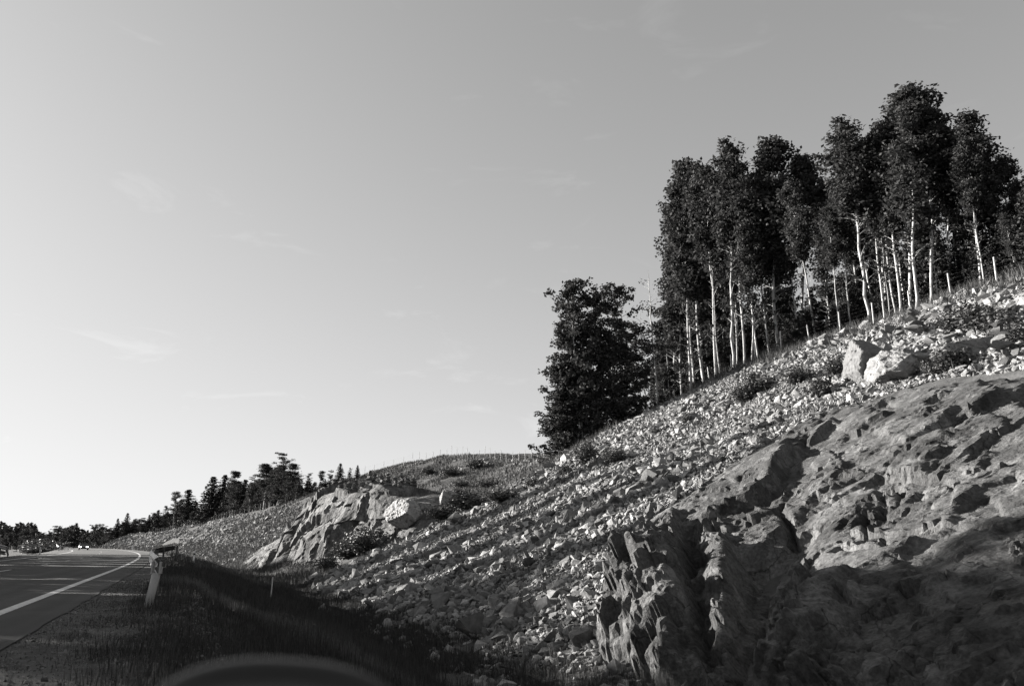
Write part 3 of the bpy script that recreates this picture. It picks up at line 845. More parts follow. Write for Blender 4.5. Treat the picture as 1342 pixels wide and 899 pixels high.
for i, (px, py, n, lb) in enumerate(small):
    for yy in range(626, 690):
        q = surf(px, yy)
        if q[1] < 100: break
    x, y, zt = q[0], q[1] + .35, q[2]
    c = cairn(px, py, [.95 * .87 ** j for j in range(n)], lb, seed=20 + i); c['group'] = G2
    c.location = (x, y, zt)

# ------------------------------------------------------------------ trees
def leaf_quads(C, size, r, flat=.4):
    n = len(C)
    a = r.normal(size=(n, 3)); a /= np.linalg.norm(a, axis=1)[:, None]
    b = r.normal(size=(n, 3)); b -= (b * a).sum(1)[:, None] * a; b /= np.linalg.norm(b, axis=1)[:, None]
    s_ = size * r.uniform(.6, 1.3, (n, 1))
    a = a * s_; b = b * s_ * .62
    V = np.stack([C - a, C - b * .9, C + a, C + b], 1).reshape(-1, 3)
    F = np.arange(n * 4).reshape(-1, 4)
    return V, F
def make_tree(kind, seed):
    """unit: real metres at height Hh; returns trunk mesh, crown mesh, height"""
    r = np.random.default_rng(seed)
    tubes = []; cl = []
    if kind in ('birch', 'bare'):
        Hh = 14.0; z = np.linspace(0, Hh * .96, 14)
        bx_ = np.cumsum(r.normal(0, .055, 14)); by_ = np.cumsum(r.normal(0, .055, 14)); bx_ -= bx_[0]; by_ -= by_[0]
        pts = np.stack([bx_, by_, z], 1); rad = np.interp(z, [0, Hh * .5, Hh], [.08, .052, .012])
        tubes.append(tube_np(pts, rad, 7))
        nb = 72 if kind == 'birch' else 26
        f0 = r.uniform(.34, .54)
        for k in range(nb):
            g_ = r.random() ** .9
            f = f0 + (.98 - f0) * g_
            if k < 14 or kind == 'bare': f = r.uniform(.2, .9 if kind == 'bare' else f0)
            p0 = np.array([np.interp(f * Hh, z, bx_), np.interp(f * Hh, z, by_), f * Hh])
            an = r.uniform(0, 6.28); ln_ = (.22 + 1.0 * math.sin(math.pi * min(1, max(.02, (1.06 - f) / (1.06 - f0))) ** .8 * .92)) * r.uniform(.6, 1.15)
            if k < 14: ln_ = r.uniform(.3, .9)
            rise = r.uniform(.6, 1.2)
            if k >= 14 and kind == 'birch': ln_ *= 1 - .5 * ((f - f0) / (1 - f0)) ** 2
            q = [p0 + np.array([math.cos(an) * ln_ * t, math.sin(an) * ln_ * t, ln_ * rise * (t - .3 * t * t)]) for t in (0, .35, .7, 1)]
            tubes.append(tube_np(q, [.022, .015, .009, .004], 4))
            if kind == 'birch' and k < 14:
                cl.append((q[3], .2, 9))
            elif kind == 'birch':
                for t in (.4, .75, 1.0):
                    c = q[0] + (q[3] - q[0]) * t; cl.append((c + r.normal(0, .12, 3), .26 + .22 * r.random(), 36))
            elif k % 3 == 0:
                cl.append((q[3], .3, 12))
        if kind == 'birch': cl.append((pts[-1] + np.array([0, 0, .25]), .3, 60)); cl.append((pts[-2], .5, 90)); cl.append((pts[-3], .6, 90))
        nleaf_size = .11
    elif kind == 'bushy':
        Hh = 13.0
        for m_ in range(3):
            z = np.linspace(0, Hh * r.uniform(.7, .95), 10); ox, oy = r.normal(0, .35, 2)
            bx_ = ox + np.cumsum(r.normal(0, .15, 10)); by_ = oy + np.cumsum(r.normal(0, .15, 10))
            tubes.append(tube_np(np.stack([bx_, by_, z], 1), np.interp(z, [0, Hh], [.11, .02]), 6))
            for k in range(30):
                f = r.uniform(.08, 1.0); zz = f * z[-1]
                p0 = np.array([np.interp(zz, z, bx_), np.interp(zz, z, by_), zz]); an = r.uniform(0, 6.28)
                ln_ = r.uniform(.7, 2.6) * (1.15 - .6 * f)
                q = [p0 + np.array([math.cos(an) * ln_ * t, math.sin(an) * ln_ * t, ln_ * .7 * (t - .4 * t * t)]) for t in (0, .5, 1)]
                tubes.append(tube_np(q, [.03, .018, .005], 4))
                for t in (.4, .7, 1.0): cl.append((q[0] + (q[2] - q[0]) * t + r.normal(0, .12, 3), .22 + .24 * r.random(), 32))
        nleaf_size = .135
    elif kind == 'airy':
        Hh = 13.0
        for m_ in range(2):
            z = np.linspace(0, Hh * (.96 if m_ == 0 else r.uniform(.6, .85)), 12); ox, oy = r.normal(0, .3, 2) * m_
            bx_ = ox + np.cumsum(r.normal(0, .09, 12)); by_ = oy + np.cumsum(r.normal(0, .09, 12))
            tubes.append(tube_np(np.stack([bx_, by_, z], 1), np.interp(z, [0, Hh], [.075, .012]), 6))
            for k in range(42):
                f = r.uniform(.10, 1.0); zz = f * z[-1]
                p0 = np.array([np.interp(zz, z, bx_), np.interp(zz, z, by_), zz]); an = r.uniform(0, 6.28)
                ln_ = r.uniform(.5, 1.9) * (1.05 - .55 * f) * (1.25 if r.random() < .15 else 1)
                q = [p0 + np.array([math.cos(an) * ln_ * t, math.sin(an) * ln_ * t, ln_ * .8 * (t - .35 * t * t)]) for t in (0, .5, 1)]
                tubes.append(tube_np(q, [.02, .012, .004], 4))
                for t in (.55, 1.0): cl.append((q[0] + (q[2] - q[0]) * t + r.normal(0, .1, 3), .2 + .22 * r.random(), 34))
            cl.append((np.array([bx_[-1], by_[-1], z[-1] + .1]), .3, 40))
        nleaf_size = .125
    elif kind == 'spruce':
        Hh = 14.0; z = np.linspace(0, Hh, 8)
        tubes.append(tube_np(np.stack([z * 0, z * 0, z], 1), np.interp(z, [0, Hh], [.16, .01]), 6))
        zz = .8
        while zz < Hh - .2:
            f = zz / Hh; L_ = (1 - f) ** .85 * 2.5 + .15; nb = 7 if f < .8 else 5
            for k in range(nb):
                an = r.uniform(0, 6.28); ln_ = L_ * r.uniform(.65, 1.15)
                d = np.array([math.cos(an), math.sin(an), 0])
                for t in np.linspace(.15, 1, max(2, int(ln_ / .3))):
                    c = np.array([0, 0, zz]) + d * ln_ * t + np.array([0, 0, -.28 * ln_ * t + .12 * ln_ * t * t])
                    cl.append((c, .15 + .13 * (1 - t), 7))
            zz += .34
        nleaf_size = .17
    elif kind == 'pine':
        Hh = 14.0; z = np.linspace(0, Hh * .95, 9)
        tubes.append(tube_np(np.stack([.2 * np.sin(z / 4), z * 0, z], 1), np.interp(z, [0, Hh], [.17, .05]), 6))
        for k in range(34):
            f = r.uniform(.5, .97); an = r.uniform(0, 6.28); ln_ = r.uniform(.8, 2.2) * (1.3 - .7 * f)
            p0 = np.array([.2 * math.sin(f * Hh / 4), 0, f * Hh]); p1 = p0 + np.array([math.cos(an) * ln_, math.sin(an) * ln_, ln_ * .35])
            tubes.append(tube_np([p0, (p0 + p1) / 2, p1], [.05, .03, .01], 4))
            cl.append((p1, .5, 90)); cl.append(((p0 + p1) / 2, .35, 30))
        cl.append((np.array([.2 * math.sin(Hh / 4), 0, Hh]), .5, 120))
        nleaf_size = .12
    V, F = merge(tubes)
    C = np.concatenate([c + np.clip(r.normal(size=(n, 3)), -1.7, 1.7) * np.array([rad, rad, rad * .75]) * .62 for c, rad, n in cl])
    C[:, 2] = np.clip(C[:, 2], .05, None)
    LV, LF = leaf_quads(C, nleaf_size, r)
    return V, F, LV, LF, Hh
MATS = {'birch': ('birch', 'leaf'), 'bare': ('birch', 'leaf'), 'bushy': ('bark', 'leaf'), 'airy': ('birch', 'leaf'), 'spruce': ('bark', 'needle'), 'pine': ('bark', 'needle')}
NAMES = {'birch': 'birch_tree', 'bare': 'birch_tree', 'bushy': 'leafy_tree', 'airy': 'leafy_tree', 'spruce': 'spruce_tree', 'pine': 'pine_tree'}
TV = {}
for kind, n in (('birch', 6), ('bare', 1), ('bushy', 4), ('airy', 5), ('spruce', 3), ('pine', 2)):
    TV[kind] = []
    for i in range(n):
        V, F, LV, LF, Hh = make_tree(kind, 40 + 13 * i + len(kind))
        TV[kind].append((mesh_np('trunk', V, F, M[MATS[kind][0]], True), mesh_np('crown', LV, LF, M[MATS[kind][1]]), Hh))
DARKC = {}
def tree(kind, var, pos, height, label, group=None, wide=1.0, rz=None, dark=False, tilt=(0, 0)):
    tm, cm, Hh = TV[kind][var % len(TV[kind])]
    root = empty(NAMES[kind], pos, random.uniform(0, 6.28) if rz is None else rz)
    root.rotation_euler[0] = tilt[0]; root.rotation_euler[1] = tilt[1]
    k = height / Hh; root.scale = (k * wide, k * wide, k)
    tag(root, label, 'tree', group)
    link('trunk', tm, root)
    if dark:
        if cm.name not in DARKC:
            d = cm.copy(); d.materials.clear(); d.materials.append(M['leafd']); DARKC[cm.name] = d
        cm = DARKC[cm.name]
    link('crown', cm, root)
    return root
def height_to(pos, px, py):
    """tree height so that its top reaches py when standing at pos"""
    d = ray(px, py); dist = math.hypot(pos[0], pos[1]); return CAMH + dist * d[2] / math.hypot(d[0], d[1]) - pos[2]
def at_v(px, v):
    """point on the terrain at lateral offset v, seen at column px"""
    lo, hi = -20.0, 600.0
    best = None
    for s_ in np.linspace(0, 420, 4200):
        pass
    return None
_sv = np.linspace(2, 700, 7000)
def col_at(px, v, py=500):
    x, y = xy(_sv, np.full_like(_sv, v)); z = ground(_sv, np.full_like(_sv, v))
    d = y * CP + (z - CAMH) * SP
    p = 671 + FPX * x / np.where(d > 1, d, 1)
    k = int(np.argmin(np.abs(p - px) + (d < 1) * 1e6)); return float(_sv[k]), (float(x[k]), float(y[k]), float(z[k]) - .05)

GB = 'tall birches behind the crest fence'
front = [  # base column, lateral offset, top px, top py, variant, width, label
    (908, 43.5, 890, 250, 0, 1.0, 'slender birch at the left end of the tall birch row'),
    (927, 45.0, 908, 226, 1, 1.0, 'birch second from the left in the tall row, trunk in shade'),
    (938, 43.2, 925, 224, 2, .95, 'pale leaning birch trunk third from the left in the tall row'),
    (962, 43.0, 962, 196, 3, 1.0, 'birch with the pointed top left of the first gap in the row'),
    (975, 44.0, 970, 215, 4, .9, 'bright birch trunk just right of the pointed one'),
    (985, 43.5, 985, 240, 5, .8, 'shorter birch at the right of the first bright trunks'),
    (1020, 45.5, 1022, 193, 1, 1.35, 'broad birch in the middle of the row with a rounded top'),
    (1048, 47.0, 1054, 204, 2, 1.1, 'birch right of the broad middle one with a ragged top'),
    (1085, 48.0, 1080, 245, 0, 1.2, 'lower birch filling the dip in the middle of the row'),
    (1141, 43.0, 1112, 170, 3, 1.35, 'tall birch with one bright straight trunk left of the highest group'),
    (1160, 46.0, 1145, 180, 5, 1.2, 'birch just left of the highest crown, trunk hidden in shade'),
    (1181, 43.8, 1165, 165, 4, 1.1, 'leaning birch trunk left of the brightest trunk'),
    (1193, 44.0, 1186, 122, 0, 1.35, 'highest birch of all, with the topmost crown'),
    (1201, 42.6, 1215, 140, 1, 1.3, 'brightest thick birch trunk, in front of the highest crown'),
    (1219, 43.5, 1240, 133, 2, 1.3, 'birch right of the brightest trunk with a high rounded crown'),
    (1245, 45.0, 1262, 165, 3, 1.2, 'birch in the notch between the highest crown and the right one'),
    (1285, 44.5, 1285, 148, 4, 1.45, 'broad high birch near the right edge'),
    (1318, 46.0, 1322, 205, 5, 1.3, 'lower birch at the right edge of the photo'),
    (1352, 46.0, 1350, 240, 1, 1.3, 'birch cut by the right edge of the photo'),
]
for bxp, v_, tx, ty, var, wd, lb in front:
    s_, p = col_at(bxp, v_)
    h = height_to(p, tx, ty)
    # lean so that the crown stands over its column
    natural = project(p[0], p[1], p[2] + h)[0]
    ln_ = math.atan((tx - natural) / FPX * math.hypot(p[0], p[1]) / h)
    tree('birch', var, p, h * 1.03, lb, GB, .34 + wd * .76, tilt=(0, 0)).rotation_euler = (0, max(-.12, min(.12, ln_)), 0)
# thin bare trunks and saplings between them
for bxp, v_, ty, lb in [(945, 43.4, 330, 'thin young birch between the two left pairs of trunks'), (968, 45, 300, 'thin pale birch stem in the left group of trunks'), (1168, 44, 300, 'thin birch stem left of the brightest trunk'), (1230, 43.5, 300, 'thin birch with a long low side branch right of the brightest trunk')]:
    s_, p = col_at(bxp, v_); tree('bare', 0, p, height_to(p, bxp, ty), lb, GB, .9)
s_, p = col_at(862, 37.6)
tree('bare', 0, p, height_to(p, 850, 350), 'nearly leafless pale birch leaning in the gap left of the tall row', None, 1.2).rotation_euler = (0, -.05, .7)
s_, p = col_at(850, 36.6)
tree('bare', 0, p, height_to(p, 845, 400), 'smaller leafless birch beside the leaning one in the gap', None, 1.2).rotation_euler = (0, .04, 2.2)
# wood behind
GW = 'dark trees deep in the wood behind the birches'
rr = np.random.default_rng(5)
for k in range(84):
    px = 868 + k * 8.4 + rr.uniform(-4, 4); v_ = 46.5 + rr.uniform(0, 14)
    s_, p = col_at(px, v_)
    if p[1] < 5: continue
    sky_y = np.interp(px, [868, 905, 960, 1000, 1020, 1060, 1085, 1110, 1150, 1190, 1240, 1262, 1290, 1342, 1400], [330, 290, 270, 300, 245, 265, 290, 235, 225, 195, 200, 230, 215, 290, 300])
    ty = sky_y + rr.uniform(75, 165)
    if k % 3 == 0: tree('spruce', k, p, max(3, height_to(p, px, ty)), 'dark spruce deep in the wood behind the birch row', GW, 1.15)
    else: tree('bushy', k, p, max(3, height_to(p, px, ty)), 'dark leafy tree deep in the wood behind the birch row', GW, 1.0, dark=True)
for k in range(46):
    px = 882 + k * 15.6 + rr.uniform(-6, 6); v_ = 44.0 + rr.uniform(0, 4)
    s_, p = col_at(px, v_)
    sky_y = np.interp(px, [868, 890, 905, 922, 960, 990, 1020, 1060, 1085, 1110, 1150, 1186, 1205, 1235, 1262, 1290, 1310, 1342, 1400], [330, 255, 235, 225, 205, 255, 200, 205, 255, 180, 175, 130, 150, 142, 180, 155, 190, 215, 230])
    tree('birch', k, p, height_to(p, px, sky_y + rr.uniform(4, 70)), 'slender birch in the second row behind the front trunks', 'birches of the second row', 1.0).rotation_euler = (rr.uniform(-.04, .04), rr.uniform(-.05, .05), rr.uniform(0, 6))
# undergrowth right behind the fence
for k in range(66):
    px = 872 + k * 10.6 + rr.uniform(-4, 4); v_ = 44.5 + rr.uniform(0, 3.5)
    s_, p = col_at(px, v_); hh = rr.uniform(2.5, 6.5)
    if k % 2: tree('spruce', k, p, hh, 'young dark spruce in the undergrowth behind the crest fence', 'undergrowth behind the crest fence', 1.5)
    else: tree('bushy', k, p, hh, 'low dark leafy tree in the undergrowth behind the crest fence', 'undergrowth behind the crest fence', 1.3, dark=True)
# left cluster
GL = 'leafy trees at the left end of the wood'
for bxp, v_, tx, ty, var, wd, lb in [
    (730, 29.0, 726, 480, 2, 1.0, 'lowest thin leafy tree at the far left end of the wood'),
    (738, 29.5, 733, 415, 0, 1.0, 'leafy tree second from the left end of the wood'),
    (752, 30.2, 750, 366, 1, 1.05, 'leafy tree with the highest crown in the left cluster'),
    (765, 30.8, 768, 362, 3, 1.0, 'leafy tree just right of the highest crown in the left cluster'),
    (778, 31.5, 781, 392, 2, .95, 'lower leafy tree in the dip between the two high crowns'),
    (790, 32.3, 793, 370, 4, 1.0, 'leafy tree left of the rounded high crown in the left cluster'),
    (803, 33.2, 808, 366, 0, 1.05, 'leafy tree with the rounded high crown in the left cluster'),
    (818, 34.5, 824, 372, 1, 1.0, 'leafy tree at the right of the left cluster'),
    (832, 36.0, 834, 420, 3, .95, 'lower leafy tree beside the bare pale birch'),
    (876, 41.5, 878, 440, 4, .9, 'leafy tree between the bare birch and the tall row')]:
    s2, p = col_at(bxp, v_)
    h = height_to(p, tx, ty)
    tree('airy', var, p, h, lb, GL, wd * 13 / h * 1.15)
for k in range(6):
    px = 738 + k * 19; v_ = 29.5 + k * 1.5
    s2, p = col_at(px, v_); tree('bushy', k, p, rr.uniform(2.5, 4.5), 'dark bushy sapling at the foot of the left tree cluster', 'saplings under the left cluster', 1.7, dark=True)

# far tree line above the cutting and beyond the road
GF = 'trees along the far ridge'
far = [  # px, py top, kind, v, width, label
    (205, 668, 'spruce', 30, 1.3, 'dark spruce left of the lone pale pine on the far ridge'), (214, 662, 'bushy', 34, 1.1, 'rounded tree left of the lone pale pine'),
    (227, 645, 'pine', 27.5, 1.2, 'lone pine with a pale bare trunk on the far ridge'), (243, 641, 'spruce', 32, 1.7, 'wide pointed spruce right of the lone pale pine'),
    (233, 655, 'spruce', 36, 1.4, 'dark spruce behind the lone pale pine'), (275, 624, 'spruce', 28.5, 1.5, 'tall narrow spruce at the left of the high ridge trees'),
    (290, 622, 'spruce', 31, 1.3, 'narrow spruce with a leaning tip on the far ridge'), (302, 618, 'birch', 31, 1.2, 'birch among the narrow spruces on the far ridge'),
    (262, 660, 'bushy', 34, 1.0, 'low tree in the gap left of the high ridge trees'), (318, 628, 'spruce', 32, 1.3, 'spruce just left of the massed middle trees on the ridge'),
    (330, 620, 'bushy', 31, 1.2, 'leafy tree left of the highest ridge tree'), (345, 608, 'birch', 30, 1.6, 'tree leaning on the left side of the highest ridge tree'),
    (364, 593, 'bushy', 30, 1.3, 'highest broad tree on the far ridge'), (378, 608, 'birch', 31, 1.6, 'tree on the right side of the highest ridge tree'),
    (352, 625, 'bushy', 29, 1.4, 'dense leafy tree in front of the highest ridge tree'), (375, 628, 'bushy', 29, 1.3, 'dark leafy tree right in front of the highest ridge tree'),
    (392, 628, 'bushy', 33, 1.2, 'low rounded tree right of the highest ridge tree'), (405, 620, 'bushy', 36, 1.3, 'wide low tree in the right part of the far ridge'),
    (420, 617, 'birch', 38, 1.4, 'tree with a flat top in the right part of the far ridge'), (433, 615, 'bushy', 40, 1.2, 'leafy tree left of the small pointed spruce'),
    (445, 607, 'spruce', 42, 1.3, 'small pointed spruce near the right end of the far ridge trees'), (458, 625, 'bushy', 44, 1.1, 'last low tree at the right end of the ridge trees'),
    (468, 626, 'spruce', 46, 1.2, 'tiny spruce right of the ridge trees above the bluff')]
for i, (px, py, kd, v_, wd, lb) in enumerate(far):
    s2, p = col_at(px, v_); h = height_to(p, px, py); tree('airy' if kd == 'bushy' else kd, i, p, max(3, h), lb, GF, wd * (1.0 if kd == 'pine' and px < 300 else 1.5))
for k in range(190):
    px = 196 + k * 1.45 + rr.uniform(-2, 2); v_ = rr.uniform(29.5, 46) if px < 400 else rr.uniform(36, 50)
    s2, p = col_at(px, v_)
    if s2 > 520: continue
    ty = np.interp(px, [196, 205, 227, 243, 262, 275, 303, 318, 340, 365, 385, 400, 425, 445, 460, 475], [686, 676, 672, 652, 668, 636, 626, 634, 620, 606, 618, 628, 622, 620, 634, 642]) + rr.uniform(2, 22)
    h = height_to(p, px, ty)
    if h > 2: tree(('airy', 'spruce', 'birch')[k % 3], k, p, h, ('dark leafy tree', 'dark spruce', 'dark birch')[k % 3] + ' filling the far ridge wood behind the fence', 'filling trees of the far ridge wood', (1.9, 1.7, 1.5)[k % 3])
# around the bend
for i, (px, py, D, kd, wd) in enumerate([(-8, 700, 300, 'bushy', 2), (8, 698, 330, 'bushy', 2.2), (30, 691, 260, 'bushy', 1.8), (38, 692, 300, 'bushy', 1.6), (52, 695, 280, 'bushy', 1.8), (62, 693, 250, 'bushy', 1.3), (75, 687, 260, 'bushy', 1.9), (83, 690, 240, 'bushy', 1.5),
      (97, 685, 260, 'spruce', 2.0), (107, 698, 300, 'bushy', 1.5), (113, 694, 310, 'spruce', 1.4), (124, 682, 300, 'bushy', 1.3), (131, 686, 320, 'bushy', 1.7), (142, 688, 310, 'bushy', 1.6), (151, 679, 330, 'spruce', 1.4), (163, 672, 340, 'spruce', 1.6), (158, 680, 330, 'bushy', 1.6),
      (173, 677, 330, 'bushy', 1.7), (183, 677, 320, 'bushy', 1.7), (192, 674, 330, 'spruce', 1.5), (198, 668, 330, 'bushy', 1.4)]):
    d = ray(px, 713); x, y = D * d[0] / d[1], D
    sI, vI = inv(np.array(float(x)), np.array(float(y))); zg = float(ground(sI, vI))
    p = (x, y, zg); h = height_to(p, px, py)
    lbs = ['rounded tree', 'pale leafed tree', 'dark leafy tree']
    tree(kd, i, p, h, f'{["small", "dark", "dense"][i % 3]} {"pointed spruce" if kd == "spruce" else "leafy tree"} low on the horizon beyond the bend of the road', 'trees on the horizon beyond the bend', wd)
for k in range(46):
    px = 104 + k * 3.6 + rr.uniform(-1, 1); D = rr.uniform(315, 400)
    d = ray(px, 713); x, y = D * d[0] / d[1], D; sI, vI = inv(np.array(float(x)), np.array(float(y)))
    if -13 < float(vI) < 8: continue
    p = (x, y, float(ground(sI, vI)))
    ty = np.interp(px, [104, 125, 142, 151, 163, 185, 200, 214, 230, 245, 262, 275], [698, 686, 690, 682, 676, 678, 671, 667, 662, 650, 664, 652]) + rr.uniform(1, 12)
    h = height_to(p, px, ty)
    if h > 2: tree(('bushy', 'spruce')[k % 2], k, p, h, ('dark leafy tree', 'dark spruce')[k % 2] + ' in the low wood right of the bend, under the ridge', 'low wood right of the bend', 1.9, dark=(k % 2 == 0))
for k in range(44):
    px = -14 + k * 3.0 + rr.uniform(-1, 1); D = rr.uniform(250, 330)
    d = ray(px, 713); x, y = D * d[0] / d[1], D; sI, vI = inv(np.array(float(x)), np.array(float(y)))
    if float(vI) > -13: continue
    p = (x, y, float(ground(sI, vI))); ty = np.interp(px, [-14, 20, 50, 62, 75, 90, 110, 125], [701, 696, 698, 695, 690, 694, 697, 688]) + rr.uniform(0, 6)
    tree(('bushy', 'birch')[k % 2], k, p, height_to(p, px, ty), ('dark leafy tree', 'small birch')[k % 2] + ' in the low wood left of the bend', 'low wood left of the bend', 1.8, dark=(k % 4 == 0))
# far wood behind everything, one mass
def far_wood():
    parts = []; n = 26000
    r = np.random.default_rng(77)
    a = r.uniform(-0.78, -.30, n); D = r.uniform(430, 640, n)
    top = 6 + 7 * (fbm(a * 60, a * 0, 3, 4) + .5)
    C = np.stack([a * D, D, r.random(n) ** .7 * top], 1)
    return leaf_quads(C, 1.1, r)
V, F = far_wood()
tag(link('far_wood', mesh_np('far_wood', V, F, M['leafd'])), 'low dark wood along the horizon behind the bend', 'wood', kind='stuff')
# low bushes left of the road by the bend
def shrub_mesh(seed, n=1500, size=.05, h=1.0, w=1.2):
    r = np.random.default_rng(seed); tubes = []; cl = []
    for k in range(22):
        an = r.uniform(0, 6.28); ln_ = r.uniform(.5, 1) ; sp_ = r.uniform(.1, .8)
        p1 = np.array([math.cos(an) * w * .5 * sp_, math.sin(an) * w * .5 * sp_, h * ln_ * (1 - .45 * sp_)])
        tubes.append(tube_np([p1 * 0, p1 * .5 + np.array([0, 0, .06]), p1], [.014, .01, .004], 3))
        for t in (.4, .6, .8, 1): cl.append(p1 * t)
    cl = np.array(cl)[r.integers(0, len(cl), n)] + r.normal(0, .1, (n, 3)) * np.array([w, w, h * .7]); cl[:, 2] = np.clip(cl[:, 2], 0.02, None)
    V, F = leaf_quads(cl, size, r); return merge(tubes), (V, F)
SHM = []
for i in range(4):
    (tv, tf), (lv, lf) = shrub_mesh(60 + i)
    SHM.append((mesh_np('stems', tv, tf, M['bark']), mesh_np('foliage', lv, lf, M['shrub'])))
def shrub(px, py, w, h, label, group=None, i=0, at=None):
    at = at or surf(px, py)
    root = empty('shrub', at, random.uniform(0, 6)); root.scale = (w / 1.2, w / 1.2, h)
    tag(root, label, 'shrub', group); link('stems', SHM[i % 4][0], root); link('foliage', SHM[i % 4][1], root); return root
shr = [(770, 610, 2.0, 1.5, 'round dark shrub at the left end of the crest scree'), (806, 608, 1.6, 1.0, 'small shrub on the scree right of the round dark one'),
       (740, 625, 1.2, .8, 'low shrub below the left end of the wood'), (900, 555, 1.0, .6, 'small dark tuft halfway down the scree'),
       (975, 530, 1.8, 1.1, 'dark shrub left of the large one on the upper scree'), (992, 520, 2.4, 1.5, 'large dark shrub on the upper scree'),
       (1048, 505, 1.7, 1.1, 'dark shrub right of the large one on the upper scree'), (1098, 497, 1.5, 1.2, 'shrub left of the grey boulder'),
       (1078, 520, 1.6, .9, 'low shrub on the edge of the near slab'), (1262, 436, 2.4, 1.2, 'wide dark shrub right of the tallest cairn'),
       (1285, 436, 2.6, 1.2, 'wide dark shrub above the flat white rock'), (1312, 445, 2.0, 1.1, 'dark shrub above the right cairn'),
       (1246, 488, 1.7, 1.0, 'bushy dark shrub on the slab between the two white rocks'), (1228, 492, 1.1, .7, 'small shrub right of the sloping white rock'),
       (1250, 380, 1.4, .9, 'shrub on the crest beside a fence post'), (1165, 385, 1.2, .9, 'shrub at the birch roots on the crest'),
       (700, 640, 1.4, .7, 'low shrub at the upper edge of the scree end'), (860, 570, 1.0, .5, 'small plant on the crest scree'), (1150, 470, 1.0, .5, 'low plant beside the grey boulder'),
       (1330, 455, 1.2, .9, 'dark shrub at the right edge above the slab')]
for i, (px, py, w, h, lb) in enumerate(shr): shrub(px, py, w, h, lb, 'shrubs on the near scree and slab', i)
shf = [(455, 733, 3.2, 2.0, 'dark bush at the left foot of the recess'), (478, 728, 3.8, 2.6, 'largest dark bush below the far bluff'), (492, 715, 3.0, 2.2, 'dark bush high in the recess below the bluff'),
       (515, 712, 2.6, 1.6, 'bush right of the largest dark bush'), (540, 700, 2.6, 1.5, 'bush under the large white boulder'), (565, 690, 3.0, 1.7, 'dark bush above the scree end'),
       (580, 684, 2.6, 1.3, 'bush right of the white boulder, by the scree edge'), (545, 655, 3.0, 1.6, 'dark bush behind the large white boulder'), (600, 655, 3.0, 1.5, 'bush behind the lone white boulder'),
       (615, 668, 3.0, 1.2, 'low bush right of the lone white boulder'), (590, 625, 4.0, 1.8, 'dark bush on the upper hillside'), (560, 622, 3.6, 1.6, 'dark bush on the left of the upper hillside'), (625, 615, 4.5, 1.8, 'broad dark bush near the grassy hilltop'),
       (640, 640, 3.0, 1.4, 'bush halfway up the grassy hillside'), (605, 640, 3.2, 1.4, 'bush in the stony patch of the hillside'), (660, 660, 2.6, 1.0, 'low bush near the end of the near scree'), (430, 748, 2.4, 1.4, 'low bush at the foot of the far bluff'), (530, 640, 3.0, 1.5, 'bush just right of the cairns on the bluff')]
for i, (px, py, w, h, lb) in enumerate(shf):
    p = hit(px, py, 20)[2]; shrub(px, py, w * 1.15, h, lb, 'bushes around the far bluff and hillside', i, at=p)
for i, (px, D, w, h) in enumerate([(100, 215, 9, 3.5), (112, 200, 9, 3.2), (85, 190, 10, 2.2), (65, 170, 9, 1.8), (50, 150, 8, 1.3), (128, 235, 6, 3)]):
    d = ray(px, 713); x, y = D * d[0] / d[1], D; sI, vI = inv(np.array(float(x)), np.array(float(y))); vI = min(float(vI), -14)
    x, y, z = gp(float(sI), vI); shrub(0, 0, w, h, ['dark roadside bush beside the oncoming car', 'dark bush behind the verge marker post', 'low hedge like bush left of the road', 'low bush behind the left guardrail end', 'small bush behind the left guardrail', 'dense bush at the bend left of the cars'][i], 'bushes left of the road', i, at=(x, y, z))

# roadside spruces outside the frame whose shade falls over road, ditch and rock
def roadside(u, t, h, w=1.0, var=0, kind='spruce'):
    p = np.array([u * HE[0] + t * HS[0], u * HE[1] + t * HS[1]])
    x, y = p; sI, vI = inv(np.array(float(x)), np.array(float(y)))
    z = float(ground(sI, vI))
    tree(kind, var, (float(x), float(y), z), h, 'tall dark roadside tree across the road, out of the frame to the left', 'roadside trees left of the frame', w * 13 / h, dark=True)
HE = np.array([-HS[1] * -1, -HS[0]]); 
SHADE = []
#SHADE_BEGIN
for u, t, h, w in [(-12, 36, 15, 1.6), (-8, 40, 16, 1.6), (-4, 36, 15, 1.6), (-.5, 38, 15, 1.5), (3.2, 38, 14, .95), (6.1, 38, 13.5, .85), (8.7, 38, 13.0, .95), (11.2, 39, 13.2, 1.0), (13.4, 40, 13.4, .85)]:
    for k in range(2): SHADE.append((u + (k - .5) * .2, t + k * 4.2, h + k * .95, w))
SHADE += [(67, 103, 14, 1.4), (67, 110, 15, 1.4)]
for u, h, w in [(15.8, 6.9, .8), (18.4, 7.3, .8), (20.8, 8.6, .8), (23.0, 9.8, .85), (25.3, 10.8, .85), (27.6, 11, .85), (53.5, 13, 1.2), (58.5, 14, 1.3)]:
    for k in range(2): SHADE.append((u + (k - .5) * .2, 1.36 * u + 13 + k * 4.5, h + k, w))
TALL = [(26.4, 16, .62), (30.2, 18.5, .62), (34.3, 20.5, .6), (38.4, 21, .6), (42.7, 21, .62), (47.2, 20.5, .66), (51.4, 19, .7)]
#SHADE_END
for i, (u, t, h, w) in enumerate(SHADE): roadside(u, t, h, w, i, 'bushy')
for i, (u, h, w) in enumerate(TALL):
    for k in range(4): roadside(u + .08 * (k - 1.5), 1.36 * u + 13 + 3.2 * k, h + k * .7, w * h / 13, i + k, 'spruce')

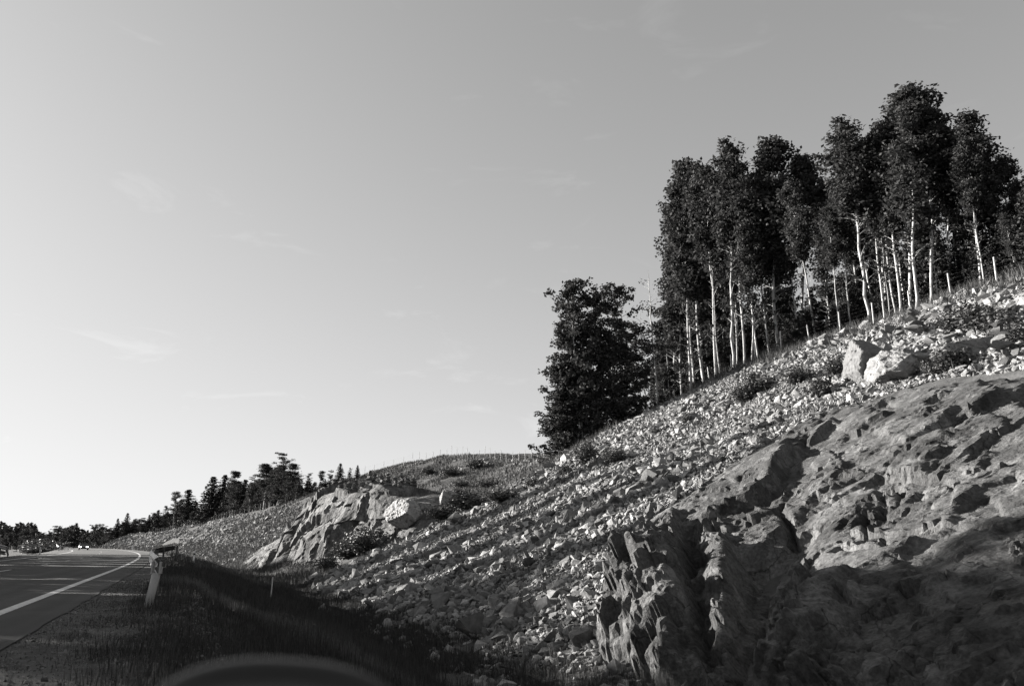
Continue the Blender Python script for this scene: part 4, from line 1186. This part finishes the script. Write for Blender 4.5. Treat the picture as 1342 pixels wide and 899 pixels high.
# ------------------------------------------------------------------ grass
def blades(name, s, v, h, w, material, bend=.35, lift=0.0, parent=None, zf=None):
    n = len(s); x, y = xy(s, v); z = (ground(s, v) if zf is None else zf) + lift
    a = rng.uniform(0, 6.28, n); dx, dy = np.cos(a), np.sin(a); b = rng.uniform(0, 6.28, n); be = bend * h * rng.uniform(.2, 1, n)
    P0 = np.stack([x - dx * w, y - dy * w, z - .02], 1); P1 = np.stack([x + dx * w, y + dy * w, z - .02], 1)
    P2 = np.stack([x + np.cos(b) * be, y + np.sin(b) * be, z + h], 1)
    V = np.stack([P0, P1, P2], 1).reshape(-1, 3)
    return mesh_np(name, V, np.arange(n * 3).reshape(-1, 3), material)
def clumped(n, s0, s1, v0, v1, seed, thr=-.15, sc=1.2, near_bias=1.0):
    s = s0 + (s1 - s0) * rng.random(n) ** near_bias; v = rng.uniform(v0, v1, n)
    k = fbm(s / sc, v / sc, seed, 3) > thr + rng.normal(0, .12, n); return s[k], v[k]
s, v = clumped(210000, 4, 75, 1.9, 10.8, 11, -.2, 1.1, 1.5); kk = rng.random(len(s)) < (v - 1.7 + .6 * fbm(s / .9, v, 55, 2)) / 1.1; s, v = s[kk], v[kk]
tag(link('grass', blades('verge_grass', s, v, rng.uniform(.06, .26, len(s)) * (1 + .5 * (v > 4)), np.interp(s, [4, 20, 75], [.004, .008, .022]) * rng.uniform(.7, 1.3, len(s)), M['grass'])), 'dark rough grass on the verge and in the ditch', 'grass', kind='stuff')
s, v = clumped(60000, 4, 30, 1.1, 3.0, 15, .0, .5, 1.3); kk = rng.random(len(s)) < (v - .9) / 2.0; s, v = s[kk], v[kk]
tag(link('grass', blades('short_grass', s, v, rng.uniform(.02, .09, len(s)), rng.uniform(.003, .006, len(s)), M['grass'])), 'sparse short grass growing through the gravel shoulder', 'grass', kind='stuff')
s, v = clumped(16000, 10.5, 26, -.32, .32, 19, -.1, .35, 1.0)
v = 2.55 + (26 - s) * .225 + v * (1 + .3 * np.sin(s * 1.3))
tag(link('dry_grass', blades('dry_grass', s, v, rng.uniform(.10, .34, len(s)), np.interp(s, [4, 20, 75], [.004, .008, .02]), M['drygrass'], .3)), 'pale dry grass strip along the middle of the ditch slope', 'grass', kind='stuff')
s, v = clumped(95000, 55, 190, 12, 58, 29, -.16, 4.0, 1.0)
k = ~((s > 66) & (s < 104) & (v < 25)); s, v = s[k], v[k]
tag(link('hill_grass', blades('hill_grass', s, v, rng.uniform(.15, .55, len(s)), np.interp(s, [55, 190], [.05, .11]), M['hillgrass'], .4)), 'rough grass and heather over the hill beyond the scree', 'grass', kind='stuff')
s, v = clumped(95000, 52, 330, 3.0, 15, 37, -.35, 2.0, 1.3)
tag(link('ditch_grass', blades('ditch_grass', s, v, rng.uniform(.15, .6, len(s)), np.interp(s, [52, 330], [.03, .16]), M['hillgrass'], .4)), 'dark grass along the far ditch at the foot of the bluff', 'grass', kind='stuff')
s1, v1 = clumped(16000, 20, 60, 38.8, 43.5, 33, -.05, 1.6)
s2 = rng.uniform(49, 57, 9000); v2 = rng.uniform(24, 41, 9000); k = np.abs(s2 - (50 + (v2 - 24) * .38)) < 2.4
s = np.concatenate([s1, s2[k]]); v = np.concatenate([v1, v2[k]])
tag(link('crest_grass', blades('crest_grass', s, v, rng.uniform(.25, .8, len(s)), rng.uniform(.015, .03, len(s)), M['hillgrass'], .4)), 'rough tall grass along the crest under the trees', 'grass', kind='stuff')
# low plants creeping between the stones
s, v = clumped(40000, 14, 56, 12, 41, 43, .28, 2.2)
k = ~in_poly(s, v, OUT); s, v = s[k], v[k]
tag(link('ground_cover', blades('ground_cover', s, v, rng.uniform(.15, .5, len(s)), rng.uniform(.015, .035, len(s)), M['shrub'], .8)), 'thin low plants growing between the scree stones', 'plants', kind='stuff')

# ------------------------------------------------------------------ fence
def fence(path, spacing, h, label, wr=.0010, pr=.05):
    P_ = np.array(path, float); d = np.r_[0, np.cumsum(np.hypot(*np.diff(P_, axis=0).T))]
    n = int(d[-1] / spacing); ts = np.linspace(0, n * spacing, n + 1)
    S = np.interp(ts, d, P_[:, 0]); V = np.interp(ts, d, P_[:, 1])
    x0, y0, z0_ = gp(S[0], V[0]); root = empty('wildlife_fence', (x0, y0, z0_)); tag(root, label, 'fence')
    bm = bmesh.new(); cyl(bm, (0, 0, -.3), (0, 0, h), pr, pr * .9, 8)
    bmesh.ops.recalc_face_normals(bm, faces=bm.faces)
    me = bpy.data.meshes.new('post'); bm.to_mesh(me); bm.free(); me.materials.append(M['post'])
    pts = []
    for a_, b_ in zip(S, V):
        x, y, z = gp(a_, b_); o = link('post', me, root); o.location = (x - x0, y - y0, z - z0_)
        o.rotation_euler = (random.gauss(0, .03), random.gauss(0, .03), 0); o.scale = (1, 1, random.uniform(.92, 1.1)); pts.append((x - x0, y - y0, z - z0_))
    pts = np.array(pts); parts = []
    for k in range(6):
        q = pts + np.array([0, 0, .15 + (h - .3) * k / 5]); parts.append(tube_np(q, np.full(len(q), wr), 3))
    V_, F_ = merge(parts); o = link('wire', mesh_np('wire', V_, F_, M['wire']), root)
    return root
fence([(14, 41.6), (27.8 - 2.8 * 4, 41.6), (60, 41.6)], 2.8, 1.5, 'near wire fence with pale wooden posts along the crest before the birches')
fence([(84, 46.5), (92, 48), (105, 50.5), (130, 54), (150, 55.5), (165, 54), (178, 48), (186, 40), (192, 32), (215, 27.5), (260, 27), (320, 26)], 3.0, 1.8, 'far fence of thin pale posts along the distant ridge and hilltop', .004, .04)

# ------------------------------------------------------------------ guardrails, markers
def w_beam(pts, h=.31, name='beam', parent=None, material=None, flip=1):
    prof = np.array([(0, .155), (.03, .135), (.075, .10), (.075, .06), (.0, .02), (.0, -.02), (.075, -.06), (.075, -.10), (.03, -.135), (0, -.155)]) * (h / .31)
    pts = np.array(pts, float); t = np.gradient(pts, axis=0); t[:, 2] = 0; t /= np.linalg.norm(t, axis=1)[:, None]
    nrm = np.stack([-t[:, 1], t[:, 0], t[:, 2] * 0], 1) * flip
    Vf = pts[:, None] + nrm[:, None] * prof[None, :, :1] + np.array([0, 0, 1.]) * prof[None, :, 1:]
    th = Vf - nrm[:, None] * .012
    n = len(prof); V = np.concatenate([Vf.reshape(-1, 3), th.reshape(-1, 3)]); F = grid_faces(len(pts), n)
    o = len(pts) * n
    F2 = F[:, ::-1] + o
    return mesh_np(name, V, np.concatenate([F, F2]), material or M['steel'], False)
rail = empty('guardrail', gp(17.2, 2.62)); rx, ry, rz_ = rail.location
tag(rail, 'steel guardrail on the right verge with a thick round end post', 'guardrail')
path = [(17.2 + k, 1.45 + .85 * max(0, 1 - k / 26) ** 1.3, .72) for k in range(0, 34)]
tail = [(51.2, 1.47, .74), (56, 1.7, .77), (61, 2.1, .82), (66, 2.6, .88)]
def rp_(lst): return [tuple(np.array([*map(float, xy(a_, b_)), c_]) - np.array([rx, ry, rz_])) for a_, b_, c_ in lst]
o = link('beam', w_beam(rp_(path)), rail)
link('beam', w_beam(rp_([path[-1]] + tail), material=M['tail']), rail)
for k in range(0, 34, 4):
    bm = bmesh.new()
    if k == 0:
        p0 = Vector(rp_([(16.9, 2.2, -.15)])[0]); p1 = Vector(rp_([(16.95, 2.3, .58)])[0])
        cyl(bm, p0, p1, .075, .075, 16); o = bm_obj('end_post', bm, M['steel'], rail, True); o['label'] = 'thick pale round end post of the guardrail'
        bm = bmesh.new(); c0 = Vector(rp_([(16.95, 2.3, .68)])[0])
        bx(bm, c0 + Vector((-.075, 0, 0)), (.03, .1, .22)); bm_obj('bracket', bm, M['steel'], rail); bm = bmesh.new(); bx(bm, c0 + Vector((.075, 0, 0)), (.03, .1, .22)); bm_obj('bracket', bm, M['steel'], rail)
        bm = bmesh.new(); bx(bm, c0 + Vector((.05, .05, .08)), (.09, .08, .12)); bm_obj('reflector_block', bm, M['black'], rail)
        continue
    p = Vector(rp_([(17.2 + k, 1.57 + .85 * max(0, 1 - k / 26) ** 1.3, 0)])[0]); bx(bm, p + Vector((0, 0, .35)), (.1, .06, .95), Matrix.Rotation(heading(17), 4, 'Z')); bm_obj('post', bm, M['steeld'], rail)
for a_, b_, c_ in tail[1::2]:
    bm = bmesh.new(); p = Vector(rp_([(a_, b_ + .1, 0)])[0]); g_ = float(ground(a_, b_))
    bx(bm, p + Vector((0, 0, (g_ + c_) / 2)), (.1, .06, c_ - g_ + .3)); bm_obj('post', bm, M['steeld'], rail)
lr = empty('guardrail', gp(30, -11.0)); rx, ry, rz_ = lr.location
tag(lr, 'long dark guardrail on the left side of the road', 'guardrail')
lp = [(float(a_), -11.0, .95) for a_ in np.arange(30, 84, 2)] + [(86, -11.0, .8), (88, -11.1, .4), (89.5, -11.2, .05)]
link('beam', w_beam(rp_(lp), .34, flip=-1), lr)
link('lower_beam', w_beam(rp_([(a_, b_, c_ - .45) for a_, b_, c_ in lp[:-2]]), .34, flip=-1, material=M['steeld']), lr)
pm = None
for a_ in np.arange(30, 86, 2.0):
    p = Vector(rp_([(a_, -11.12, 0)])[0])
    if pm is None:
        bm = bmesh.new(); bx(bm, (0, 0, .42), (.12, .1, 1.25)); bmesh.ops.recalc_face_normals(bm, faces=bm.faces)
        pm = bpy.data.meshes.new('post'); bm.to_mesh(pm); bm.free(); pm.materials.append(M['steeld'])
    o = link('post', pm, lr); o.location = p; o.rotation_euler = (0, 0, heading(a_))
def marker(s_, v_, h, label, w=.12):
    root = empty('marker_post', gp(s_, v_), heading(s_)); tag(root, label, 'marker post', 'roadside marker posts')
    bm = bmesh.new(); vs_ = bx(bm, (0, 0, h / 2 - .1), (.05, w, h + .2))
    for q in bm.verts:
        if q.co.z > h / 2 and q.co.y > 0: q.co.z -= .05
    bm_obj('post', bm, M['white'], root)
    bm = bmesh.new(); bx(bm, (0, 0, h - .22), (.056, w + .006, .12)); bm_obj('reflector_band', bm, M['black'], root)
for px, D, lb, h in [(60, 98, 'white marker post left of the road beyond the guardrail end', 1.15), (98, 150, 'distant white marker post left of the road by the bushes', 1.1)]:
    d = ray(px, 713); x, y = D * d[0] / d[1], D; sI, vI = inv(np.array(float(x)), np.array(float(y))); marker(float(sI), min(float(vI), -10.6), h, lb, .16)
marker(56, 3.6, 1.0, 'small pale marker post behind the guardrail tail', .12)
p = hit(177, 714, 100)
marker(190, 2.6, 1.1, 'white marker post at the outside of the bend', .2)
st_ = gp(29, 5.6); bm = bmesh.new(); cyl(bm, (0, 0, -.2), (.04, 0, .85), .022, .02, 8); so_ = bm_obj('stake', bm, M['post']); so_.location = st_; tag(so_, 'thin pale stake standing in the grass right of the guardrail', 'stake')

# ------------------------------------------------------------------ cars
def car(s_, v_, toward, paint, label):
    x, y, _ = gp(s_, v_); root = empty('car', (x, y, 0.0), heading(s_) + (math.pi if toward else 0)); tag(root, label, 'car', 'cars on the road at the bend')
    # +x is forward
    prof = [(-2.15, .45, .62, .80), (-2.1, .30, .95, .86), (-1.5, .22, 1.0, .90), (-.6, .22, .98, .91), (.8, .22, .95, .91), (1.6, .25, .86, .88), (2.05, .32, .72, .82), (2.2, .42, .58, .72)]
    bm = bmesh.new(); rings = []
    for xx, zb, zt, w in prof:
        rings.append([bm.verts.new(c) for c in ((xx, -w, zb), (xx, -w * 1.02, (zb + zt) / 2), (xx, -w * .9, zt), (xx, w * .9, zt), (xx, w * 1.02, (zb + zt) / 2), (xx, w, zb))])
    for a_, b_ in zip(rings, rings[1:]):
        for k in range(6): bm.faces.new((a_[k], a_[(k + 1) % 6], b_[(k + 1) % 6], b_[k]))
    bm.faces.new(rings[0]); bm.faces.new(rings[-1][::-1])
    bm_obj('body', bm, paint, root, False)
    bm = bmesh.new(); rings = []
    for xx, zt, w in [(-2.0, .97, .80), (-1.35, 1.38, .66), (-.4, 1.46, .64), (.35, 1.40, .66), (1.1, .96, .80)]:
        rings.append([bm.verts.new(c) for c in ((xx, -w if zt > 1 else -w, .93), (xx, -w * .95, zt), (xx, w * .95, zt), (xx, w, .93))])
    for a_, b_ in zip(rings, rings[1:]):
        for k in range(4): bm.faces.new((a_[k], a_[(k + 1) % 4], b_[(k + 1) % 4], b_[k]))
    bm.faces.new(rings[0]); bm.faces.new(rings[-1][::-1]); bm_obj('windows', bm, M['glass'], root)
    bm = bmesh.new(); bx(bm, (-.5, 0, 1.455), (1.75, 1.26, .05)); bmesh.ops.bevel(bm, geom=bm.edges[:], offset=.02, segments=1, affect='EDGES'); bm_obj('roof', bm, paint, root)
    for xx in (-1.35, 1.35):
        for yy in (-.82, .82):
            bm = bmesh.new(); cyl(bm, (xx, yy - .11, .32), (xx, yy + .11, .32), .32, n=20); w_ = bm_obj('wheel', bm, M['tyre'], root)
            bm = bmesh.new(); e = .115 * (1 if yy > 0 else -1); cyl(bm, (xx, yy + e - .01, .32), (xx, yy + e + .01, .32), .2, n=12); bm_obj('rim', bm, M['rim'], w_)
    for yy in (-.62, .62):
        bm = bmesh.new(); bx(bm, (2.17, yy, .62), (.12, .36, .16)); bmesh.ops.bevel(bm, geom=bm.edges[:], offset=.03, segments=1, affect='EDGES'); bm_obj('headlight', bm, M['lamp'], root)
        bm = bmesh.new(); bx(bm, (.75, yy * 1.55, 1.02), (.12, .2, .12)); bm_obj('mirror', bm, paint, root)
        bm = bmesh.new(); bx(bm, (-2.14, yy, .78), (.06, .28, .14)); bm_obj('tail_light', bm, M['steeld'], root)
    bm = bmesh.new(); bx(bm, (2.2, 0, .48), (.05, .9, .16)); bm_obj('grille', bm, M['black'], root)
    return root
d = ray(120, 713); D = 172; x, y = D * d[0] / d[1], D; sI, vI = inv(np.array(float(x)), np.array(float(y)))
car(float(sI), -6.4, True, M['darkpaint'], 'oncoming dark car with lit headlights in the left lane')
car(285, -6.6, True, M['palepaint'], 'distant pale car behind the dark one at the bend')

# ------------------------------------------------------------------ own car's door mirror, close and out of focus
mr_ = empty('door_mirror'); tag(mr_, 'dark car door mirror, blurred, at the bottom edge of the photo', 'mirror')
d = ray(366, 972); d = d / d[1]
mr_.location = (d[0] * .52, .52, CAMH + d[2] * .52); mr_.rotation_euler = (0, R(6), R(18))
bm = bmesh.new()
bmesh.ops.create_uvsphere(bm, u_segments=40, v_segments=24, radius=1)
for q in bm.verts:
    c = q.co; q.co = Vector((math.copysign(abs(c.x) ** .85, c.x) * .082, (c.y if c.y > 0 else c.y * .35) * .06, math.copysign(abs(c.z) ** .85, c.z) * .046 ))
hs_ = bm_obj('housing', bm, M['black'], mr_, True)
bm = bmesh.new(); bmesh.ops.create_uvsphere(bm, u_segments=32, v_segments=12, radius=1)
for q in bm.verts:
    c = q.co; q.co = Vector((math.copysign(abs(c.x) ** .8, c.x) * .076, -.0195 + c.y * .003, math.copysign(abs(c.z) ** .8, c.z) * .036))
bm_obj('glass', bm, M['glass'], mr_, True)
bm = bmesh.new(); cyl(bm, (-.07, .01, -.03), (-.16, .03, -.12), .022, .03, 12); bm_obj('stalk', bm, M['black'], mr_, True)
